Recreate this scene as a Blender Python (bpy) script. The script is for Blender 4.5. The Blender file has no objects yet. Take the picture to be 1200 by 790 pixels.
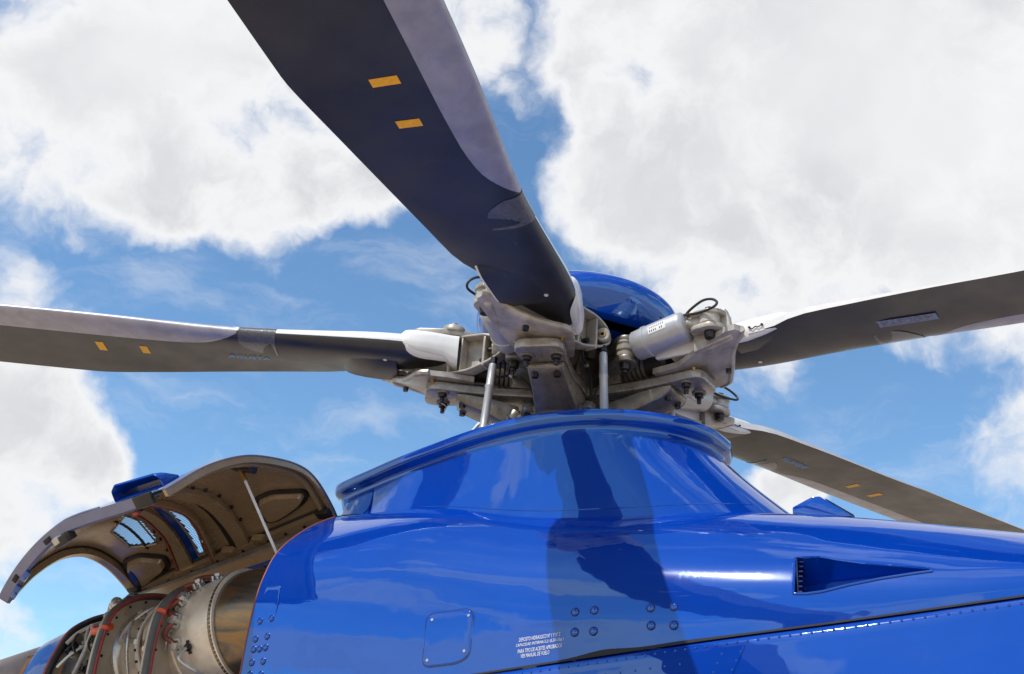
import bpy, bmesh, math, random
from mathutils import Vector, Matrix
random.seed(7)
SC = bpy.context.scene
COL = SC.collection
R = math.radians

# ------------------------------------------------------------------ camera
CAM = Vector((0, 0, 1.65))
PITCH, ROLL, FPX = .4381, .0768, 1278.9
F = Vector((0, math.cos(PITCH), math.sin(PITCH)))
RT = Vector((1, 0, 0))
UP = Vector((0, -math.sin(PITCH), math.cos(PITCH)))
R2 = RT * math.cos(ROLL) + UP * math.sin(ROLL)
U2 = UP * math.cos(ROLL) - RT * math.sin(ROLL)
cd = bpy.data.cameras.new('camera')
cd.sensor_width = 36
cd.lens = FPX / 1200 * 36
cd.clip_start = .05
cd.clip_end = 20000
cam = bpy.data.objects.new('camera', cd)
COL.objects.link(cam)
cam.matrix_world = Matrix(((R2.x, U2.x, -F.x, CAM.x), (R2.y, U2.y, -F.y, CAM.y), (R2.z, U2.z, -F.z, CAM.z), (0, 0, 0, 1)))
SC.camera = cam

# ------------------------------------------------------------------ light
SUN_AZ, SUN_EL = R(-141), R(58)          # world azimuth (from +x, counter clockwise), elevation
SD = Vector((math.cos(SUN_AZ) * math.cos(SUN_EL), math.sin(SUN_AZ) * math.cos(SUN_EL), math.sin(SUN_EL)))
sl = bpy.data.lights.new('sun', 'SUN')
sl.energy = 4.2
sl.angle = R(.53)
sl.color = (1, .95, .87)
sun = bpy.data.objects.new('sun', sl)
COL.objects.link(sun)
sun.rotation_euler = SD.to_track_quat('Z', 'Y').to_euler()
SC.view_settings.view_transform = 'Standard'
SC.view_settings.look = 'None'
SC.view_settings.exposure = 0.0
SC.view_settings.gamma = 1
SC.view_settings.use_curve_mapping = False


# ------------------------------------------------------------------ node helpers
class NT:
    def __init__(s, tree):
        s.t = tree

    def n(s, typ, **kw):
        nd = s.t.nodes.new(typ)
        for k, v in kw.items():
            setattr(nd, k, v)
        return nd

    def l(s, a, b):
        s.t.links.new(a, b)

    def math(s, op, a, b=None, c=None, clamp=False):
        nd = s.n('ShaderNodeMath', operation=op, use_clamp=clamp)
        for i, q in enumerate((a, b, c)):
            if q is None:
                continue
            if isinstance(q, (int, float)):
                nd.inputs[i].default_value = q
            else:
                s.l(q, nd.inputs[i])
        return nd.outputs[0]

    def mix(s, fac, a, b, typ='MIX'):
        nd = s.n('ShaderNodeMix', data_type='RGBA', blend_type=typ)
        for i, q in ((0, fac), (6, a), (7, b)):
            if isinstance(q, (int, float)):
                nd.inputs[i].default_value = q
            elif isinstance(q, (tuple, list)):
                nd.inputs[i].default_value = (*q[:3], 1)
            else:
                s.l(q, nd.inputs[i])
        return nd.outputs[2]

    def maprange(s, v, a, b, c=0, d=1, smooth=False):
        nd = s.n('ShaderNodeMapRange', clamp=True)
        if smooth:
            nd.interpolation_type = 'SMOOTHSTEP'
        s.l(v, nd.inputs[0])
        for i, q in zip((1, 2, 3, 4), (a, b, c, d)):
            nd.inputs[i].default_value = q
        return nd.outputs[0]

    def noise(s, vec, scale, detail=4, rough=.55, dist=0):
        nd = s.n('ShaderNodeTexNoise')
        nd.inputs['Scale'].default_value = scale
        nd.inputs['Detail'].default_value = detail
        nd.inputs['Roughness'].default_value = rough
        nd.inputs['Distortion'].default_value = dist
        if vec is not None:
            s.l(vec, nd.inputs['Vector'])
        return nd


# ------------------------------------------------------------------ sky with broken cumulus
W = bpy.data.worlds.new('World')
SC.world = W
W.use_nodes = True
wt = W.node_tree
wt.nodes.clear()
N = NT(wt)
sky = N.n('ShaderNodeTexSky', sky_type='NISHITA')
sky.sun_disc = False
sky.sun_elevation = SUN_EL
sky.sun_rotation = math.pi / 2 - SUN_AZ
sky.altitude = 300
sky.air_density = 1.0
sky.dust_density = .25
sky.ozone_density = 1.6
tc = N.n('ShaderNodeTexCoord')
DIR = tc.outputs['Generated']


def sky_dir(px, py):
    d = F + R2 * ((px - 600) / FPX) - U2 * ((py - 395) / FPX)
    return d.normalized()


# cloud centres as compass bearing / height above the horizon come from these sightings
CLOUDS = [(60, 20, 210, 1), (300, 50, 220, 1), (200, 140, 145, .95), (340, 195, 115, .95), (425, 185, 105, .9), (270, 228, 62, .6),
          (10, 205, 72, .72), (66, 262, 36, .52), (-80, 110, 200, 1),
          (25, 505, 110, 1), (-10, 420, 115, 1), (88, 540, 70, .95), (10, 335, 70, .8), (-60, 560, 150, 1), (70, 430, 60, .6),
          (15, 760, 58, .8), (120, 665, 40, .25),
          (560, 20, 80, .72), (520, 20, 80, .7), (610, 30, 70, .46), (612, 118, 40, .42),
          (900, 110, 260, 1.15), (1090, 140, 260, 1.15), (790, 190, 150, 1.1), (765, 60, 150, 1.1), (850, 300, 120, .8), (980, 255, 150, 1),
          (1150, 290, 120, .6), (765, 320, 90, .6), (1280, 100, 260, 1), (700, 120, 60, .6), (900, 345, 100, .55),
          (1140, 415, 100, .26), (1200, 380, 70, .40), (1160, 550, 90, .42), (925, 568, 60, .9), (1080, 520, 60, .3),
          (290, 500, 120, .26), (430, 468, 100, .24), (400, 520, 90, .2), (330, 320, 40, .4), (1200, 470, 60, .4)]
acc = None
warp = N.noise(DIR, 3.2, 3, .5)
wv = N.n('ShaderNodeVectorMath', operation='SUBTRACT')
N.l(warp.outputs['Color'], wv.inputs[0])
wv.inputs[1].default_value = (.5, .5, .5)
ws = N.n('ShaderNodeVectorMath', operation='SCALE')
N.l(wv.outputs[0], ws.inputs[0])
ws.inputs['Scale'].default_value = .10
wa = N.n('ShaderNodeVectorMath', operation='ADD')
N.l(DIR, wa.inputs[0])
N.l(ws.outputs[0], wa.inputs[1])
warp2 = N.noise(DIR, 13, 4, .6)
wv2 = N.n('ShaderNodeVectorMath', operation='SUBTRACT')
N.l(warp2.outputs['Color'], wv2.inputs[0])
wv2.inputs[1].default_value = (.5, .5, .5)
ws2 = N.n('ShaderNodeVectorMath', operation='SCALE')
N.l(wv2.outputs[0], ws2.inputs[0])
ws2.inputs['Scale'].default_value = .055
wb = N.n('ShaderNodeVectorMath', operation='ADD')
N.l(wa.outputs[0], wb.inputs[0])
N.l(ws2.outputs[0], wb.inputs[1])
wn = N.n('ShaderNodeVectorMath', operation='NORMALIZE')
N.l(wb.outputs[0], wn.inputs[0])
for px, py, rad, amp in CLOUDS:
    d = sky_dir(px, py)
    dp = N.n('ShaderNodeVectorMath', operation='DOT_PRODUCT')
    N.l(wn.outputs[0], dp.inputs[0])
    dp.inputs[1].default_value = d
    m = N.maprange(dp.outputs['Value'], math.cos(rad / FPX * 1.25), math.cos(rad / FPX * .25), 0, amp, True)
    acc = m if acc is None else N.math('MAXIMUM', acc, m)
# beyond the sighted part of the sky the same broken cumulus goes on
dpc = N.n('ShaderNodeVectorMath', operation='DOT_PRODUCT')
N.l(DIR, dpc.inputs[0])
dpc.inputs[1].default_value = F
inside = N.maprange(dpc.outputs['Value'], .78, .90, 0, 1, True)
lmap = N.n('ShaderNodeMapping')
lmap.inputs['Scale'].default_value = (1, 1, 2.2)
N.l(wn.outputs[0], lmap.inputs['Vector'])
lowf = N.noise(lmap.outputs[0], 2.6, 3, .5)
sep = N.n('ShaderNodeSeparateXYZ')
N.l(DIR, sep.inputs[0])
# cumulus closes up towards the horizon, as in any broken sky
hz = N.maprange(sep.outputs['Z'], .15, .55, .15, 0, True)
outside_cov = N.maprange(N.math('ADD', lowf.outputs['Fac'], hz), .50, .64, 0, .9, True)
mixc = N.n('ShaderNodeMix', data_type='FLOAT')
N.l(inside, mixc.inputs[0])
N.l(outside_cov, mixc.inputs[2])
N.l(acc, mixc.inputs[3])
cov = mixc.outputs[0]
fb = N.noise(wn.outputs[0], 7.5, 10, .59, .05)
fine = N.math('MULTIPLY', N.math('SUBTRACT', fb.outputs['Fac'], .5), 2.3)
dens = N.math('ADD', cov, fine)
thick = N.maprange(dens, .35, .91, 0, 1, True)
# thin streaks of high cloud in the blue
cmap = N.n('ShaderNodeMapping')
cmap.inputs['Scale'].default_value = (1, 1, 3.2)
cmap.inputs['Rotation'].default_value = (.25, .1, 0)
N.l(wn.outputs[0], cmap.inputs['Vector'])
cir = N.noise(cmap.outputs[0], 5.5, 9, .62, .35)
thin = N.math('MULTIPLY', N.maprange(cir.outputs['Fac'], .48, .76, 0, 1, True), .34)
mask = N.math('MAXIMUM', thick, thin)
shade_n = N.noise(wn.outputs[0], 2.4, 5, .5, .1)
core = N.maprange(dens, .82, 1.3, 0, 1, True)
shade = N.math('MULTIPLY', core, N.maprange(shade_n.outputs['Fac'], .36, .60, .12, 1, True))
cl = N.mix(shade, (9.2, 9.25, 9.4), (6.7, 6.8, 7.1))
skyc = N.mix(1.0, sky.outputs[0], (1.34, 1.72, 1.86), 'MULTIPLY')
skymix = N.mix(mask, skyc, cl)
bg = N.n('ShaderNodeBackground')
bg.inputs['Strength'].default_value = .1
N.l(skymix, bg.inputs['Color'])
out = N.n('ShaderNodeOutputWorld')
N.l(bg.outputs[0], out.inputs['Surface'])


# ------------------------------------------------------------------ materials
def mat(name, col, rough=.5, metal=0.0, coat=0.0, coat_rough=.03, var=.0, vscale=8, bump=0.0, bscale=60, spec=.5, col2=None, rvar=0.0):
    m = bpy.data.materials.new(name)
    m.use_nodes = True
    t = m.node_tree
    b = t.nodes['Principled BSDF']
    b.inputs['Roughness'].default_value = rough
    b.inputs['Metallic'].default_value = metal
    b.inputs['Coat Weight'].default_value = coat
    b.inputs['Coat Roughness'].default_value = coat_rough
    b.inputs['Specular IOR Level'].default_value = spec
    b.inputs['Base Color'].default_value = (*col, 1)
    K = NT(t)
    if var or col2 or bump or rvar:
        c = K.n('ShaderNodeTexCoord')
        v = c.outputs['Object']
    if var or col2:
        nz = K.noise(v, vscale, 6, .6, .3)
        hi = col2 if col2 else tuple(min(1, x * (1 + var)) for x in col)
        lo = col if col2 else tuple(x * (1 - var) for x in col)
        fac = K.maprange(nz.outputs['Fac'], .34, .68)
        K.l(K.mix(fac, lo, hi), b.inputs['Base Color'])
    if rvar:
        nz3 = K.noise(v, vscale * 1.7, 5, .6)
        K.l(K.maprange(nz3.outputs['Fac'], .3, .7, max(.02, rough - rvar), rough + rvar), b.inputs['Roughness'])
    if bump:
        nz2 = K.noise(v, bscale, 3, .5)
        bp = K.n('ShaderNodeBump')
        bp.inputs['Strength'].default_value = bump
        bp.inputs['Distance'].default_value = .002
        K.l(nz2.outputs['Fac'], bp.inputs['Height'])
        K.l(bp.outputs[0], b.inputs['Normal'])
    return m


MT = dict(
    blue=mat('blue_paint', (.0002, .039, .33), .028, .0, .06, .15, var=.06, vscale=3, spec=1.0),
    navy=mat('navy_paint', (.001, .012, .11), .3, .1, 1.0, .05),
    white=mat('white_paint', (.78, .77, .74), .38, 0, .3, .1, var=.05, vscale=14),
    dark=mat('black_blade_skin', (.018, .018, .021), .38, 0, 0, .1, col2=(.034, .033, .034), vscale=3.5, spec=.65, rvar=.07),
    strip=mat('nickel_strip', (.41, .40, .45), .47, .55, var=.14, vscale=11, rvar=.08),
    tape=mat('grey_tape', (.10, .10, .11), .30, 0, .3, .1, var=.25, vscale=60, bump=.4, bscale=90),
    yellow=mat('yellow_marking', (.98, .46, .012), .5, var=.14, vscale=70),
    skyblue=mat('blue_lettering', (.03, .42, .95), .45),
    decal=mat('pale_decal', (.20, .25, .34), .5, var=.2, vscale=60),
    ink=mat('white_lettering', (.8, .8, .8), .5),
    black_ink=mat('black_lettering', (.02, .02, .02), .5),
    cream=mat('cream_enamel', (.27, .235, .19), .34, .15, .2, .15, col2=(.52, .475, .41), vscale=12, rvar=.06),
    titan=mat('titanium', (.235, .205, .17), .34, .5, var=.25, vscale=18, rvar=.08),
    forged=mat('forged_alloy', (.27, .24, .20), .30, .45, col2=(.46, .42, .36), vscale=16, rvar=.08),
    titan_dark=mat('dark_titanium', (.24, .215, .185), .42, .35, var=.2, vscale=22),
    anod=mat('grey_anodised', (.46, .46, .47), .34, .35, var=.06, vscale=20, rvar=.05),
    steel=mat('steel', (.58, .56, .52), .3, .7, var=.15, vscale=25, rvar=.08),
    bolt=mat('dark_bolt', (.045, .04, .042), .35, .7, var=.3, vscale=90),
    rubber=mat('black_rubber', (.018, .017, .017), .55, var=.2, vscale=30),
    seal=mat('grey_rubber_seal', (.085, .08, .075), .6, var=.2, vscale=20),
    red=mat('red_sealing', (.30, .035, .025), .5, var=.2, vscale=30),
    salmon=mat('salmon_edge_seal', (.30, .075, .055), .6, var=.15, vscale=30),
    orange=mat('orange_fire_sleeve', (.72, .10, .03), .5, var=.15, vscale=60, bump=.3, bscale=200),
    hose=mat('brown_hose', (.17, .045, .03), .5, var=.2, vscale=60),
    brown=mat('brown_primer', (.46, .335, .205), .24, .35, var=.10, vscale=7, rvar=.07),
    sealant=mat('dark_sealant', (.028, .022, .017), .5, var=.2, vscale=40),
    soot=mat('heat_tinted_steel', (.16, .13, .10), .33, .9, col2=(.42, .33, .22), vscale=5, rvar=.08),
    casing=mat('engine_casing', (.74, .655, .53), .34, .35, var=.15, vscale=9, rvar=.1),
    copper=mat('copper_exhaust', (.50, .27, .14), .36, .85, col2=(.36, .22, .15), vscale=12),
    liner=mat('engine_bay_liner', (.50, .43, .33), .45, .25, var=.15, vscale=8),
    shadow=mat('black_bay', (.012, .012, .013), .7),
    lip=mat('sky_tinted_grey_paint', (.20, .21, .32), .35, .2, .3, .1, var=.08, vscale=14),  # the lavender is reflected sky put into the base colour
    brass=mat('brass', (.45, .27, .10), .35, .9, var=.2, vscale=50),
    wire=mat('wire_mesh', (.36, .38, .42), .4, .6),
)


# heat bands on the hot cylinder
def band_material():
    m = mat('hot_section_steel', (.2, .17, .14), .34, .9, rvar=.06)
    t = m.node_tree
    K = NT(t)
    b = t.nodes['Principled BSDF']
    c = K.n('ShaderNodeTexCoord')
    mp = K.n('ShaderNodeMapping')
    mp.inputs['Scale'].default_value = (1.2, 3, 5)
    K.l(c.outputs['Object'], mp.inputs['Vector'])
    nz = K.noise(mp.outputs[0], 3.2, 5, .6, .8)
    cr = K.n('ShaderNodeValToRGB')
    e = cr.color_ramp.elements
    e[0].position, e[0].color = .25, (.10, .085, .07, 1)
    e[1].position, e[1].color = .78, (.42, .30, .17, 1)
    for p, q in ((.45, (.22, .18, .13)), (.55, (.34, .21, .10)), (.66, (.16, .20, .23))):
        el = e.new(p)
        el.color = (*q, 1)
    K.l(nz.outputs['Fac'], cr.inputs[0])
    K.l(cr.outputs[0], b.inputs['Base Color'])
    return m


MT['hot'] = band_material()


# metallic blue body: flake sparkle and faint dust on top of the clear coat
def tune_blue(m):
    t = m.node_tree
    K = NT(t)
    b = t.nodes['Principled BSDF']
    b.inputs['Specular Tint'].default_value = (.38, .68, 1, 1)
    b.inputs['IOR'].default_value = 1.85
    b.inputs['Specular IOR Level'].default_value = .95
    b.inputs['Coat IOR'].default_value = 1.45
    c = K.n('ShaderNodeTexCoord')
    # the clear coat itself follows slightly wavy hand-laid panels
    nz2 = K.noise(c.outputs['Object'], 5.5, 2, .45)
    bp2 = K.n('ShaderNodeBump')
    bp2.inputs['Strength'].default_value = .16
    bp2.inputs['Distance'].default_value = .012
    K.l(nz2.outputs['Fac'], bp2.inputs['Height'])
    K.l(bp2.outputs[0], b.inputs['Normal'])
    # rain streaks and wiped dust dull the gloss here and there
    mp = K.n('ShaderNodeMapping')
    mp.inputs['Scale'].default_value = (5, 5, .9)
    K.l(c.outputs['Object'], mp.inputs['Vector'])
    n3 = K.noise(mp.outputs[0], 6, 6, .65, .2)
    K.l(K.maprange(n3.outputs['Fac'], .50, .78, .025, .085), b.inputs['Roughness'])
    n4 = K.noise(c.outputs['Object'], 160, 2, .6)
    n5 = K.noise(c.outputs['Object'], 3.1, 3, .6)
    f = K.math('MULTIPLY', K.maprange(n4.outputs['Fac'], .70, .80), K.maprange(n5.outputs['Fac'], .45, .65))
    src = b.inputs['Base Color'].links[0].from_socket
    K.l(K.mix(K.math('MULTIPLY', f, .5), src, (.20, .24, .34)), b.inputs['Base Color'])


tune_blue(MT['blue'])


def scuffs(m, amount=.70):
    t = m.node_tree
    K = NT(t)
    b = t.nodes['Principled BSDF']
    src = b.inputs['Base Color'].links[0].from_socket
    c = K.n('ShaderNodeTexCoord')
    mp = K.n('ShaderNodeMapping')
    mp.inputs['Scale'].default_value = (1, 5, 5)
    K.l(c.outputs['Object'], mp.inputs['Vector'])
    a = K.noise(mp.outputs[0], 28, 3, .7)
    d = K.noise(c.outputs['Object'], 2.2, 3, .6)
    f = K.math('MULTIPLY', K.maprange(a.outputs['Fac'], amount, amount + .09), K.maprange(d.outputs['Fac'], .44, .62))
    K.l(K.mix(f, src, (.16, .155, .15)), b.inputs['Base Color'])


scuffs(MT['dark'])
scuffs(MT['white'], .74)


# ------------------------------------------------------------------ mesh helpers
def V(u, v, z):
    """helicopter frame: u forward, v to starboard (towards the viewer), z up"""
    return Vector((u, -v, z))


class G:
    def __init__(s):
        s.bm = bmesh.new()
        s.mi = 0

    def face(s, vs):
        try:
            f = s.bm.faces.new(vs)
            f.material_index = s.mi
            return f
        except ValueError:
            return None

    def box(s, c, size, rot=None, taper=1):
        c = Vector(c)
        sx, sy, sz = [q / 2 for q in size]
        vs = []
        for z in (-1, 1):
            k = taper if z > 0 else 1
            for x, y in ((-1, -1), (1, -1), (1, 1), (-1, 1)):
                p = Vector((x * sx * k, y * sy * k, z * sz))
                if rot is not None:
                    p = rot @ p
                vs.append(s.bm.verts.new(c + p))
        for q in ((3, 2, 1, 0), (4, 5, 6, 7), (0, 1, 5, 4), (1, 2, 6, 5), (2, 3, 7, 6), (3, 0, 4, 7)):
            s.face([vs[i] for i in q])
        return s

    def loft(s, rings, closed=True, cap0=False, cap1=False, flip=False, mats=None):
        rows = [[s.bm.verts.new(p) for p in r] for r in rings]
        n = len(rows[0])
        for a, b in zip(rows, rows[1:]):
            for i in range(n if closed else n - 1):
                j = (i + 1) % n
                q = [a[i], a[j], b[j], b[i]]
                if flip:
                    q.reverse()
                if mats:
                    s.mi = mats[i]
                s.face(q)
        if mats:
            s.mi = mats[0]
        if cap0:
            s.face(rows[0] if flip else rows[0][::-1])
        if cap1:
            s.face(rows[-1][::-1] if flip else rows[-1])
        return s

    def cyl(s, p0, p1, r0, r1=None, n=16, cap=True, phase=0):
        p0, p1 = Vector(p0), Vector(p1)
        r1 = r0 if r1 is None else r1
        ax = (p1 - p0).normalized()
        a = ax.orthogonal().normalized()
        b = ax.cross(a)
        rg = [[p + (a * math.cos(phase + 2 * math.pi * i / n) + b * math.sin(phase + 2 * math.pi * i / n)) * r for i in range(n)] for p, r in ((p0, r0), (p1, r1))]
        s.loft(rg, True, cap, cap)
        return s

    def lathe(s, p0, ax, prof, n=32, cap0=False, cap1=False):
        """prof: list of (distance along axis, radius)"""
        p0, ax = Vector(p0), Vector(ax).normalized()
        a = ax.orthogonal().normalized()
        b = ax.cross(a)
        rg = [[p0 + ax * t + (a * math.cos(2 * math.pi * i / n) + b * math.sin(2 * math.pi * i / n)) * r for i in range(n)] for t, r in prof]
        s.loft(rg, True, cap0, cap1)
        return s

    def tube(s, pts, r, n=8, cap=True, closed=False):
        pts = [Vector(p) for p in pts]
        m = len(pts)
        rr = r if isinstance(r, (list, tuple)) else [r] * m
        rings = []
        prev = None
        for i, p in enumerate(pts):
            t = (pts[(i + 1) % m] - pts[i - 1]) if closed else (pts[min(i + 1, m - 1)] - pts[max(i - 1, 0)])
            t.normalize()
            if prev is None:
                a = t.orthogonal().normalized()
            else:
                a = (prev - t * prev.dot(t))
                a = a.normalized() if a.length > 1e-6 else t.orthogonal().normalized()
            prev = a
            b = t.cross(a)
            rings.append([p + (a * math.cos(2 * math.pi * k / n) + b * math.sin(2 * math.pi * k / n)) * rr[i] for k in range(n)])
        if closed:
            rings.append(rings[0])
        s.loft(rings, True, cap and not closed, cap and not closed)
        return s

    def prism(s, outline, o, x, y, th):
        """outline in (x, y) from o, extruded by th along x cross y"""
        o, x, y = Vector(o), Vector(x), Vector(y)
        nrm = x.cross(y).normalized()
        lo = [s.bm.verts.new(o + x * a + y * b) for a, b in outline]
        hi = [s.bm.verts.new(o + x * a + y * b + nrm * th) for a, b in outline]
        n = len(lo)
        s.face(lo[::-1])
        s.face(hi)
        for i in range(n):
            j = (i + 1) % n
            s.face([lo[i], lo[j], hi[j], hi[i]])
        return s

    def frame(s, outline, w, o, x, y, th):
        """the same with the middle left open: a rim of width w"""
        o, x, y = Vector(o), Vector(x), Vector(y)
        nrm = x.cross(y).normalized()
        inn = inset(outline, w)
        L = [[s.bm.verts.new(o + x * a + y * b + nrm * t) for a, b in ol] for ol, t in ((outline, 0), (outline, th), (inn, th), (inn, 0))]
        n = len(outline)
        for k in range(4):
            A, B = L[k], L[(k + 1) % 4]
            for i in range(n):
                j = (i + 1) % n
                s.face([A[i], A[j], B[j], B[i]])
        return s

    def ball(s, c, r, n=12, m=8, sc=(1, 1, 1)):
        c = Vector(c)
        rings = []
        for i in range(1, m):
            t = math.pi * i / m
            rings.append([c + Vector((math.sin(t) * math.cos(2 * math.pi * k / n) * sc[0], math.sin(t) * math.sin(2 * math.pi * k / n) * sc[1], -math.cos(t) * sc[2])) * r for k in range(n)])
        s.loft(rings, True, True, True)
        return s

    def grid(s, rows, flip=False):
        return s.loft(rows, False, flip=flip)

    def done(s, name, m, parent=None, bevel=0, seg=2, sharp=32, weld=True, loc=None):
        bm = s.bm
        if weld:
            bmesh.ops.remove_doubles(bm, verts=bm.verts, dist=1e-5)
        bmesh.ops.recalc_face_normals(bm, faces=bm.faces)
        if bevel:
            ed = [e for e in bm.edges if len(e.link_faces) == 2 and e.calc_face_angle(0) > R(38)]
            bmesh.ops.bevel(bm, geom=ed, offset=bevel, segments=seg, affect='EDGES', profile=.5, clamp_overlap=True)
        for f in bm.faces:
            f.smooth = True
        for e in bm.edges:
            if len(e.link_faces) == 2 and e.calc_face_angle(0) > R(sharp):
                e.smooth = False
        me = bpy.data.meshes.new(name)
        bm.to_mesh(me)
        bm.free()
        for q in (m if isinstance(m, (list, tuple)) else [m]):
            me.materials.append(MT[q] if isinstance(q, str) else q)
        return link(name, me, parent, loc)


def link(name, me, parent=None, loc=None):
    o = bpy.data.objects.new(name, me)
    COL.objects.link(o)
    o.parent = parent
    if loc is not None:
        o.location = loc
    return o


def inset(ol, w):
    n = len(ol)
    area = sum(ol[i][0] * ol[(i + 1) % n][1] - ol[(i + 1) % n][0] * ol[i][1] for i in range(n))
    sg = 1 if area > 0 else -1
    res = []
    for i in range(n):
        p0, p1, p2 = (Vector(ol[i - 1]), Vector(ol[i]), Vector(ol[(i + 1) % n]))
        d1, d2 = (p1 - p0).normalized(), (p2 - p1).normalized()
        n1, n2 = Vector((-d1.y, d1.x)) * sg, Vector((-d2.y, d2.x)) * sg
        b = (n1 + n2)
        k = b.length_squared
        res.append(tuple(p1 + b * (2 * w / k if k > .05 else w)))
    return res


def rounded(ol, r, seg=4):
    """round the corners of a polygon; r: radius or list of radii"""
    n = len(ol)
    out = []
    for i in range(n):
        p0, p1, p2 = Vector(ol[i - 1]), Vector(ol[i]), Vector(ol[(i + 1) % n])
        q = r[i] if isinstance(r, (list, tuple)) else r
        a, b = (p0 - p1), (p2 - p1)
        q = min(q, a.length * .48, b.length * .48)
        if q < 1e-4:
            out.append(tuple(p1))
            continue
        A, B = p1 + a.normalized() * q, p1 + b.normalized() * q
        for k in range(seg + 1):
            t = k / seg
            out.append(tuple(A * (1 - t) ** 2 + p1 * 2 * t * (1 - t) + B * t * t))
    return out


def cr(pts, n, closed=False):
    """Catmull-Rom through pts, n samples spread by chord length"""
    P = [Vector(p) for p in pts]
    m = len(P)
    segs = m if closed else m - 1
    ln = [(P[(i + 1) % m] - P[i]).length ** .5 + 1e-9 for i in range(segs)]
    cum = [0]
    for a in ln:
        cum.append(cum[-1] + a)
    out = []
    for k in range(n):
        t = cum[-1] * k / (n if closed else n - 1)
        i = 0
        while i < segs - 1 and cum[i + 1] < t:
            i += 1
        f = (t - cum[i]) / ln[i]
        g = lambda j: P[j % m] if closed else (P[j] if 0 <= j < m else (P[0] * 2 - P[1] if j < 0 else P[-1] * 2 - P[-2]))
        p0, p1, p2, p3 = g(i - 1), g(i), g(i + 1), g(i + 2)
        out.append(.5 * ((2 * p1) + (p2 - p0) * f + (2 * p0 - 5 * p1 + 4 * p2 - p3) * f * f + (3 * p1 - p0 - 3 * p2 + p3) * f ** 3))
    return out


def lerp(a, b, t):
    return a + (b - a) * t


def interp(tab, x):
    if x <= tab[0][0]:
        return tab[0][1]
    for (a, p), (b, q) in zip(tab, tab[1:]):
        if x <= b:
            return p + (q - p) * (x - a) / (b - a)
    return tab[-1][1]


def sinterp(tab, x):
    """smooth (Catmull-Rom) interpolation of a table of tuples"""
    n = len(tab)
    if x <= tab[0][0]:
        return tab[0][1]
    if x >= tab[-1][0]:
        return tab[-1][1]
    i = max(k for k in range(n - 1) if tab[k][0] <= x)
    x0, x1 = tab[i][0], tab[i + 1][0]
    f = (x - x0) / (x1 - x0)
    tan = lambda k: [(b - a) / (tab[min(k + 1, n - 1)][0] - tab[max(k - 1, 0)][0]) for a, b in zip(tab[max(k - 1, 0)][1], tab[min(k + 1, n - 1)][1])]
    m0, m1 = tan(i), tan(i + 1)
    h = x1 - x0
    return tuple((2 * f ** 3 - 3 * f * f + 1) * a + (f ** 3 - 2 * f * f + f) * h * ma + (-2 * f ** 3 + 3 * f * f) * b + (f ** 3 - f * f) * h * mb for a, b, ma, mb in zip(tab[i][1], tab[i + 1][1], m0, m1))


def copy_tree(o, parent):
    c = o.copy()
    COL.objects.link(c)
    c.parent = parent
    for ch in o.children:
        copy_tree(ch, c)
    return c


def text_mesh(txt, width, height, spacing=1.0, shear=0):
    """flat letters centred on the origin, scaled to width x height (2D points and faces)"""
    cu = bpy.data.curves.new('letters', 'FONT')
    cu.body = txt
    cu.align_x, cu.align_y = 'CENTER', 'CENTER'
    cu.space_character = spacing
    cu.shear = shear
    cu.resolution_u = 2
    ob = bpy.data.objects.new('letters', cu)
    COL.objects.link(ob)
    dg = bpy.context.evaluated_depsgraph_get()
    dg.update()
    me = bpy.data.meshes.new_from_object(ob.evaluated_get(dg))
    bpy.data.objects.remove(ob)
    xs = [v.co.x for v in me.vertices]
    ys = [v.co.y for v in me.vertices]
    cx, cy = (min(xs) + max(xs)) / 2, (min(ys) + max(ys)) / 2
    sx, sy = width / (max(xs) - min(xs)), height / (max(ys) - min(ys))
    for v in me.vertices:
        v.co.x, v.co.y = (v.co.x - cx) * sx, (v.co.y - cy) * sy
    return me


# ------------------------------------------------------------------ ground
g = G()
n = 24
ext = [0, 4, 9, 18, 40, 90, 250, 800, 3000, 9000]
ax_ = sorted([-e for e in ext[1:]] + ext)
g.grid([[Vector((x, y + 4, .0)) for x in ax_] for y in ax_])
gm = mat('apron_concrete', (.40, .31, .22), .85, col2=(.50, .395, .285), vscale=.9, bump=.3, bscale=30)
ground = g.done('ground', gm)
ground['kind'] = 'structure'
ground['label'] = 'tan concrete apron under the parked helicopter'

# ------------------------------------------------------------------ the helicopter
H = bpy.data.objects.new('helicopter', None)
COL.objects.link(H)
H.location = (.31, 4.756, 0)
H.rotation_euler = (0, 0, R(-25))
H.empty_display_size = .5
H['label'] = 'glossy blue helicopter with its engine cowling propped open and long dark rotor blades'
H['category'] = 'helicopter'

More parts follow.
